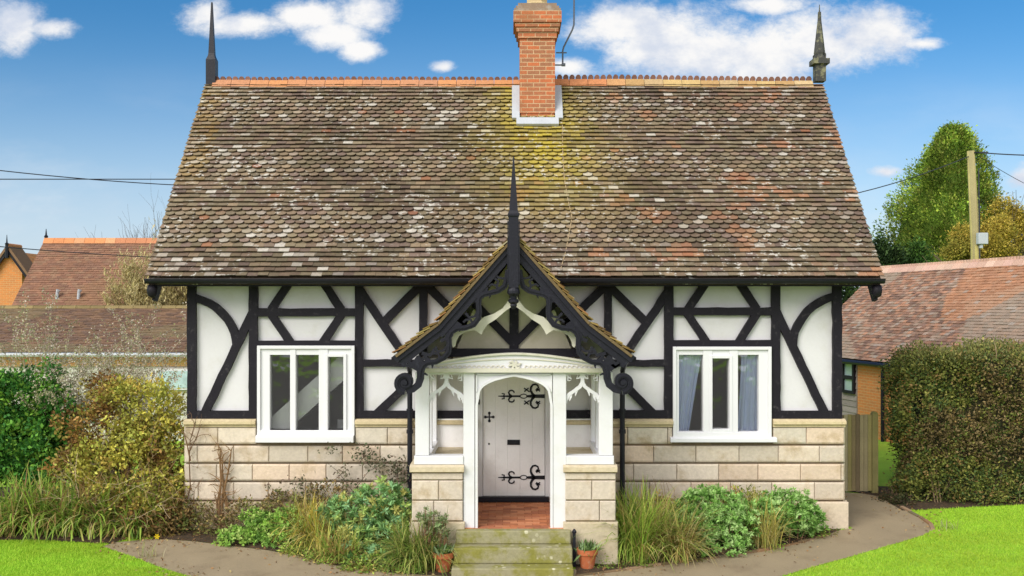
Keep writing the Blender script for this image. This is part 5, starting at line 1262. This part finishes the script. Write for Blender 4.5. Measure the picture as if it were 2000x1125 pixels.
rosettes('hebe_shrub', 'domed blue green leafy shrub at the right end of the right bed', [blob(1535, 998, -.65, 62, 42), blob(1572, 1014, -.55, 40, 28), blob(1495, 1012, -.8, 48, 36)], 1000, .062, HEB2, per=11, asp=.42, group='rounded shrubs in the right bed')
strap_clump('wispy_grass', 'wispy yellow grass tuft between the two rounded right bed shrubs', 'plant', [(X(1450+dx, -.5), -.5+dy) for dx, dy in ((-25, .1), (0, 0), (20, -.1), (10, -.5), (30, -.7))], 130, .80, .015, [(.52, .44, .12), (.40, .40, .09), (.60, .52, .22)], spread=.8)
shrub('edge_plants', 'low green ground plants along the brick edging of the right bed', 'shrub', [blob(1480, 1062, -1.1, 60, 8), blob(1590, 1040, -.55, 28, 9), blob(1330, 1085, -1.6, 60, 10), blob(1245, 1100, -1.9, 50, 10), blob(1180, 1100, -2.0, 30, 16), blob(1615, 1035, -.4, 20, 8)], 240, 9, .035, .045, [(.19, .32, .045), (.27, .38, .06), (.22, .19, .06), (.13, .20, .045)], asp=.35, stems=4, clumpvar=.35)
climber('straw_stems', 'dry straw stems against the wall right of the porch', [[(1225+i*7, 985), (1223+i*7+random.uniform(-4, 4), 955), (1222+i*7+random.uniform(-9, 9), 930+random.uniform(-8, 12))] for i in range(14)], (.36, .24, .11), .005)

# flower pots
def pot(px, py, y, label, r=.135, h=.27):
    x = X(px, y); z0 = gz(y); b = thing('flower_pot', label, 'flower pot', (x, y, z0), 'terracotta pots beside the steps')
    m_ = MB(); m_.lathe([(r*.70, z0), (r*.95, z0+h*.72), (r*1.08, z0+h*.73), (r*1.12, z0+h), (r*.98, z0+h), (r*.92, z0+h*.85)], x, y, 20); m_.build('pot', M_POT, b, smooth=False)
    m_ = MB(); m_.lathe([(r*.93, z0+h*.80), (r*.5, z0+h*.88), (.01, z0+h*.9)], x, y, 14); m_.build('soil', M_SOIL, b)
    n = 130; P = np.stack([x+RNG.normal(size=n)*r*.45, y+RNG.normal(size=n)*r*.45, np.full(n, z0+h*.85)], 1); D = unit(RNG.normal(size=(n, 3))*.55+[0, 0, 1]); L = RNG.uniform(.08, .20, n)
    pl_ = mesh_np('plant', leaf_quads(P, D, L, L*.16), QF, pal(n, [(.12, .22, .06), (.20, .30, .10), (.26, .36, .18), (.09, .14, .04)], .2), M_LEAF)
    pl_.name = 'potted_plant'; recentre(pl_, (x, y, z0+h*.85)); tag(pl_, 'small green plant growing in the '+('right' if px > 1000 else 'left')+' terracotta pot', 'plant', 'plants in the terracotta pots')
pot(1147, 1100, -2.12, 'terracotta pot with green shoots right of the steps'); pot(866, 1100, -2.28, 'terracotta pot half hidden by grass left of the steps')
# daffodil
dfl = thing('daffodil', 'single yellow daffodil at the edge of the left path', 'flower', (X(307, -.75), -.75, gz(-.75)))
m_ = MB(); fxp, fyp = X(307, -.75), -.75; zf_ = gz(fyp)+.06
m_.tube([(fxp, fyp, gz(fyp)), (fxp, fyp, zf_)], .004, 5, (.1, .2, .03)); m_.build('stem', M_GRASS, dfl)
m_ = MB()
for k in range(6):
    a = k*PI/3; m_.add([(fxp, fyp-.005, zf_), (fxp+.03*math.cos(a-.4), fyp-.01, zf_+.03*math.sin(a-.4)), (fxp+.05*math.cos(a), fyp-.012, zf_+.05*math.sin(a)), (fxp+.03*math.cos(a+.4), fyp-.01, zf_+.03*math.sin(a+.4))], [(0,1,2,3)], (.85, .62, .02))
m_.build('petals', M_GRASS, dfl)

# ------------------------------------------------------------------ hedge on the right
hd = thing('hedge', 'tall clipped olive green hedge with a flat top on the right', 'hedge', (8.6, 2.1, .1))
hx0, hx1, hy0, hy1, hz1 = X(1795, 1.65), 11.6, 1.65, 2.8, Z(691, 1.65)
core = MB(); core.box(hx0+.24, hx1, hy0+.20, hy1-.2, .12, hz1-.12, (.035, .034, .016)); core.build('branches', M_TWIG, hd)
def hedge_pts(n):
    a = np.array([(hx1-hx0)*hz1, (hy1-hy0)*hz1*1.2, (hx1-hx0)*(hy1-hy0)*.9]); f = RNG.choice(3, n, p=a/a.sum()); u, v = RNG.random(n), RNG.random(n); P = np.zeros((n, 3)); D = np.zeros((n, 3))
    P[f == 0] = np.stack([hx0+(hx1-hx0)*u, np.full(n, hy0), .08+(hz1-.08)*v], 1)[f == 0]; D[f == 0] = (0, -1, 0)
    P[f == 1] = np.stack([np.full(n, hx0), hy0+(hy1-hy0)*u, .08+(hz1-.08)*v], 1)[f == 1]; D[f == 1] = (-1, 0, 0)
    P[f == 2] = np.stack([hx0+(hx1-hx0)*u, hy0+(hy1-hy0)*v, np.full(n, hz1)], 1)[f == 2]; D[f == 2] = (0, 0, 1)
    return P, D
nc = 4600; c, d = hedge_pts(nc)
bump_ = .10*np.sin(c[:, 0]*3.1+c[:, 2]*2)+.07*np.sin(c[:, 2]*5.3+c[:, 0]*1.7+c[:, 1]*3)+RNG.normal(size=nc)*.06
# rounded shoulders
rx_ = np.clip((c[:, 0]-hx0)/.5, 0, 1); rz_ = np.clip((hz1-c[:, 2])/.45, 0, 1); ry_ = np.clip((c[:, 1]-hy0)/.45, 0, 1)
c = c+d*bump_[:, None]
c[:, 0] += .10*(1-rz_)**2*(rx_ < 1); c[:, 1] += .10*(1-rz_)**2*(d[:, 1] < 0); c[:, 2] -= .08*(1-rx_)**2*(d[:, 2] > 0)+.07*(1-ry_)**2*(d[:, 2] > 0)
c[:, 0] -= .10*np.clip(1-c[:, 2]/.8, 0, 1)*(d[:, 0] < 0)
per = 14; rep = np.repeat(np.arange(nc), per); n = nc*per
P = c[rep]+RNG.normal(size=(n, 3))*[.06, .05, .06]; D = unit(d[rep]*.9+RNG.normal(size=(n, 3))*.7+[0, 0, .25])
cl = pal(nc, [(.17, .20, .045), (.23, .24, .055), (.11, .16, .045), (.31, .28, .08), (.09, .145, .05), (.32, .21, .08)], .15, [.25, .22, .2, .13, .12, .08])
nb_ = np.array([N1(p[0]*.9+4, p[2]*1.1+p[1]) for p in c]); cl = np.where((nb_ > .62)[:, None] & (RNG.random(nc) < .65)[:, None], np.array([[.25, .185, .085]])*RNG.uniform(.7, 1.2, (nc, 1)), cl)
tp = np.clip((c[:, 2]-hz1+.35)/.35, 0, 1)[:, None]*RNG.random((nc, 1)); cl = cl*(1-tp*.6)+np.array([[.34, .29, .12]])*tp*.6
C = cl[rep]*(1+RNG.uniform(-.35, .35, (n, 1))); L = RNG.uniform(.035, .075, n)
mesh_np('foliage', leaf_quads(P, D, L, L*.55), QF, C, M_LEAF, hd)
tw = []
for i in range(26): grow((random.uniform(hx0+.1, hx1-1), hy0+random.uniform(-.06, .15), random.choice([.1, .1, hz1-.1])), (random.gauss(0, .3), random.gauss(-.2, .2), 1), random.uniform(.25, .5), .007, 1, tw, spread=.5, col=(.28, .20, .12))
for i in range(3): tw.append(([(hx0+.28+.05*i, hy0-.03, .05), (hx0+.22+.06*i, hy0-.01, .5), (hx0+.3, hy0+.1, .95)], [.014, .012, .008], (.20, .14, .08)))
twig_mesh(tw, None, 'twigs', hd)
shrub('hedge_foot_plants', 'dark low growth between the gate and the end of the hedge', 'shrub', [blob(1745, 978, 1.75, 28, 16), blob(1728, 970, 2.1, 20, 12), blob(1765, 985, 1.5, 18, 12)], 110, 9, .05, .05, [(.05, .06, .025), (.08, .08, .03), (.12, .08, .045)], stems=4)

# ------------------------------------------------------------------ background trees
def conifer(name, label, x, y, z0, h, r, colors, nc, per, top_r=.12, group='trees behind the barn', lean=0, size=.16, core=0, droop=.0, upr=.8, profile=None):
    b = thing(name, label, 'tree', (x, y, z0), group)
    m_ = MB(); m_.tube([(x, y, z0-.1), (x+lean*.5, y, z0+h*.5), (x+lean, y, z0+h*.96)], [r*.10+.08, r*.07+.04, .02], 8, (.10, .07, .05)); m_.build('trunk', M_TWIG, b)
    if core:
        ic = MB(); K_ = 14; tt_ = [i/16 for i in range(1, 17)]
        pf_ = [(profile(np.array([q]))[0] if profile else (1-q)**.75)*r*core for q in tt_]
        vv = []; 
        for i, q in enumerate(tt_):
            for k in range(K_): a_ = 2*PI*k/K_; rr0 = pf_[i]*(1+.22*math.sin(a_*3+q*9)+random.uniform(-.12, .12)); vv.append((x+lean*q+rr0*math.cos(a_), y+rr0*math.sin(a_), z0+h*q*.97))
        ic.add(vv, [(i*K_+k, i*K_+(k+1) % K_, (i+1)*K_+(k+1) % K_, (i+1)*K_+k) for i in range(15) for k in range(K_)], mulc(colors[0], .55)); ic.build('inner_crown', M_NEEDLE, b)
    t = RNG.random(nc)**.85; prof = profile(t) if profile else (1-t)**.75*(1-.25*np.exp(-((t)/.12)**2))
    a = RNG.uniform(0, 2*PI, nc); lob = 1+.20*np.sin(a*3+t*9)+.14*np.sin(a*7-t*21)+RNG.normal(size=nc)*.10
    rr_ = (prof*r+top_r)*lob*(.55+.45*RNG.random(nc)**.45)
    c = np.stack([x+lean*t+rr_*np.cos(a), y+rr_*np.sin(a), z0+h*t], 1); d = np.stack([np.cos(a), np.sin(a), np.full(nc, upr)], 1)
    rep = np.repeat(np.arange(nc), per); n = nc*per; P = c[rep]+RNG.normal(size=(n, 3))*size*1.3; D = unit(d[rep]+RNG.normal(size=(n, 3))*.55-[0, 0, droop])
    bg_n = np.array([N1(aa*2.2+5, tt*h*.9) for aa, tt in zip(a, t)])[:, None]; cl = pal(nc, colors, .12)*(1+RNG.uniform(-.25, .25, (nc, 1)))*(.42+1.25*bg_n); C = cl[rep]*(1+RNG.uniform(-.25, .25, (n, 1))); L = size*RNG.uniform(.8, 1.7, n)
    mesh_np('crown', leaf_quads(P, D, L, L*.5), QF, C, M_NEEDLE, b)
    return b
CON = [(.17, .27, .035), (.23, .33, .04), (.12, .20, .03), (.29, .36, .05), (.09, .15, .025), (.25, .27, .06)]
yc = 46-CAMD
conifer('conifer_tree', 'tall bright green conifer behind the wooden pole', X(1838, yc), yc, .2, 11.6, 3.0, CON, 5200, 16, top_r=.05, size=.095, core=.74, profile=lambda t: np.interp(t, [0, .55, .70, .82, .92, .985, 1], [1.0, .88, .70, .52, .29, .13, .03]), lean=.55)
DC = [(.035, .065, .025), (.05, .085, .03), (.025, .05, .02), (.06, .10, .03)]
yd = 40-CAMD
for px, top, r, lab in ((1655, 540, 1.0, 'dark conifer glimpsed between cottage eaves and barn roof'), (1722, 468, .75, 'slim dark conifer just right of the cottage roof verge'), (1752, 492, 1.0, 'dark conifer rising over the far end of the barn roof'), (1792, 478, 1.1, 'dark green conifer in front of the tall bright conifer')):
    conifer('dark_conifer', lab, X(px, yd), yd, .2, Z(top, yd)-.2, r, DC if px != 1792 else [(.06, .13, .03), (.08, .16, .03), (.045, .10, .025)], 520, 13, top_r=.08, size=.11, core=.6)
def round_tree(name, label, px, py, d, rpx, rpy, colors, nc, per, size, group='trees behind the barn'):
    y = d-CAMD; k = d/FPX; x, zc = X(px, y), Z(py, y); R, H = rpx*k, rpy*k; b = thing(name, label, 'tree', (x, y, .15), group)
    blobs = [(x+random.gauss(0, .45)*R, y+random.gauss(0, .4)*R, zc+random.gauss(0, .42)*H, R*random.uniform(.35, .6), R*.5, H*random.uniform(.32, .55)) for _ in range(11)]
    P, D, rep = crown_clumps(blobs, nc, per, size*1.2, .5); cl = pal(nc, colors, .12)*(1+RNG.uniform(-.3, .3, (nc, 1))); C = cl[rep]*(1+RNG.uniform(-.25, .25, (len(P), 1))); L = size*RNG.uniform(.6, 1.4, len(P))
    mesh_np('crown', leaf_quads(P, D, L, L*.5), QF, C, M_NEEDLE, b)
    tw = []; grow((x, y, .1), (random.gauss(0, .05), 0, 1), zc*.55, .14, 3, tw, spread=.45, up=.25, col=(.13, .10, .06), kids=(3, 4)); twig_mesh(tw, None, 'trunk', b)
GT = [(.44, .33, .05), (.50, .38, .06), (.34, .26, .05), (.54, .40, .08), (.30, .27, .05)]
round_tree('golden_tree', 'golden olive tree behind the barn right of the pole', 1945, 468, 41, 52, 52, GT, 1500, 14, .09)
round_tree('golden_tree', 'golden tree cut by the right edge above the barn roof', 1998, 440, 43, 46, 60, GT, 1300, 14, .09)
round_tree('golden_tree', 'low olive gold tree directly behind the foot of the pole', 1880, 495, 40, 34, 24, [(.28, .25, .045), (.34, .28, .05), (.21, .21, .04)], 800, 14, .085)
round_tree('golden_tree', 'low golden tree between the pole and the golden olive tree', 1918, 480, 39.5, 26, 34, [(.36, .28, .04), (.40, .30, .05), (.28, .22, .04)], 800, 14, .085)
def bare_tree(name, label, px, base_d, h, n, col, depth=4, spread=.42, group=None, ln=None, r=.07, dirx=0, z0=.15, kids=(2, 3), up=.2):
    y = base_d-CAMD; b = thing(name, label, 'tree', (X(px, y), y, z0), group); tw = []
    for i in range(n): grow((X(px, y)+random.gauss(0, .12), y, z0), (random.gauss(dirx, .28), random.gauss(0, .2), 1), ln or h*.42, r, depth, tw, spread=spread, up=up, col=col, kids=kids, decay=.74)
    big = [t for t in tw if t[1][0] > r*.6]; sm = [t for t in tw if t[1][0] <= r*.6]
    twig_mesh(big, None, 'trunk', b); twig_mesh(sm, None, 'branches', b)
bare_tree('bare_tree', 'dark bare branched tree at the right edge beside the golden trees', 2012, 42, 7, 3, (.045, .035, .035), depth=4, spread=.5, ln=3.2, r=.09, dirx=-.1)
bare_tree('bare_tree', 'fine bare twiggy tree rising behind the left house roof', 290, 42, 8, 8, (.12, .10, .09), depth=4, spread=.34, ln=3.0, r=.15, up=.32, kids=(3, 4))
wl_ = thing('willow_bush', 'dense tan bare stemmed bush in front of the left house roof', 'bush', (X(290, 29.6-CAMD), 29.6-CAMD, .15)); tw = []
for i in range(64):
    y = 29.8-CAMD+random.uniform(-.3, .3); grow((X(random.triangular(205, 430, 380), y), y, 2.7), (random.gauss(0, .22), random.gauss(0, .1), 1), random.uniform(.75, 1.25), .024, 3, tw, spread=.30, up=.25, col=random.choice([(.34, .27, .12), (.38, .30, .15), (.28, .24, .10), (.25, .17, .09)]), kids=(3, 3))
twig_mesh(tw, None, 'stems', wl_)
E = np.array([q for p in tw for q in p[0][2:] if q[2] > 3.2]); 
E = np.repeat(E, 2, 0)+RNG.normal(size=(len(E)*2, 3))*.05; E = E[RNG.choice(len(E), min(26000, len(E)), replace=False)]; n = len(E)
mesh_np('catkins', leaf_quads(E, unit(RNG.normal(size=(n, 3))*.5+[0, 0, 1]), RNG.uniform(.08, .22, n), RNG.uniform(.02, .04, n)), QF, pal(n, [(.58, .48, .22), (.50, .43, .18), (.64, .54, .29)], .2), M_LEAF, wl_)
# green belt far beyond, so that no empty horizon shows between the buildings
fh = MB()
for i in range(60):
    x = -160+i*5.4; h = 4.2+1.6*N1(i*.37, 3)+random.uniform(-.3, .3); y = 120+8*N2(i*.2, 1)
    fh.lathe([(3.6, 0), (4.0, h*.4), (3.2, h*.75), (1.6, h*.95), (.3, h)], x, y, 9, mulc((.06, .09, .03), random.uniform(.8, 1.3)))
o = fh.build('far_trees', M_NEEDLE); tag(o, 'distant belt of trees on the horizon', 'trees', kind='stuff')

# ------------------------------------------------------------------ grass blades on the visible lawns
def inside(px, py, poly):
    n = len(poly); c = np.zeros(len(px), bool); j = n-1
    for i in range(n):
        xi, yi = poly[i]; xj, yj = poly[j]
        c ^= ((yi > py) != (yj > py)) & (px < (xj-xi)*(py-yi)/(yj-yi+1e-12)+xi); j = i
    return c
n = 150000
side_ = RNG.random(n) < .42
gx_ = np.where(side_, RNG.uniform(-8.6, -3.4, n), RNG.uniform(2.6, 9.4, n)); gy_a = np.where(side_, RNG.uniform(-3.0, -.5, n), RNG.uniform(-2.9, 1.75, n))
ok = ~inside(gx_, gy_a, pr) & ~inside(gx_, gy_a, bedLL) & ~inside(gx_, gy_a, bedL) & ~inside(gx_, gy_a, bedR) & ~inside(gx_, gy_a, hb)
gx_, gy_a = gx_[ok], gy_a[ok]; n = len(gx_)
base = np.stack([gx_, gy_a, GS*np.clip(gy_a, -8, 3)], 1); a = RNG.uniform(0, 2*PI, n); hh = RNG.uniform(.015, .04, n); wd = RNG.uniform(.004, .008, n)
sv = np.stack([np.cos(a), np.sin(a), np.zeros(n)], 1)*wd[:, None]; lean = RNG.normal(size=(n, 3))*.012; lean[:, 2] = hh
nz_ = np.array([.6*N1(x*.8, y*1.6)+.4*N2(x*3.1, y*4.5) for x, y in zip(gx_, gy_a)])[:, None]
C = pal(n, [(.34, .59, .045), (.38, .62, .05), (.30, .56, .04), (.43, .63, .06)], .07)*(1.15-.42*nz_)+np.array([[.08, .03, 0]])*nz_
go = mesh_np('grass', np.stack([base-sv, base+sv, base+lean], 1), np.array([[0, 1, 2]]), C, M_GRASS)
tag(go, 'short bright green mown grass on the lawns', 'grass', kind='stuff')
edge = path_bed_L+path_bed_R+path_lawn_R[:6]+path_lawn_L+[(300, 1060), (240, 1068), (330, 1062)]
P = []
for _ in range(900):
    e = random.choice(edge); x, y = G(e[0]+random.gauss(0, 34), e[1]+random.gauss(0, 6)); P.append((x, y, gz(y)+.02))
for _ in range(160):
    x, y = random.uniform(-3.6, 4.5), random.uniform(-2.9, -.9); P.append((x, y, gz(y)+.018))
P = np.array(P); P = P[(np.abs(P[:, 0]) > 1.05) | (P[:, 1] < -2.7)]; n = len(P); dd_ = RNG.normal(size=(n, 3)); dd_[:, 2] *= .25; L = RNG.uniform(.02, .06, n)
tag(mesh_np('fallen_leaves', leaf_quads(P, unit(dd_), L, L*.55), QF, pal(n, [(.32, .18, .08), (.22, .12, .05), (.40, .26, .12), (.16, .10, .05), (.45, .36, .16)], .25), M_LEAF), 'dead brown leaves scattered along the path edges', 'leaves', kind='stuff')
# longer tufts at the lawn edges
for (px, py, lab, hgt) in ((290, 1090, 'pale straw grass tuft at the edge of the left lawn', .28), (1860, 1035, 'small taller grass tuft on the right lawn', .22)):
    x, y = G(px, py); strap_clump('grass_tuft', lab, 'grass tuft', [(x, y), (x+.08, y-.05), (x-.09, y+.05)], 12, hgt, .007, [(.40, .36, .16), (.28, .34, .08), (.46, .42, .26)], 'grass tufts on the lawns', spread=.8)
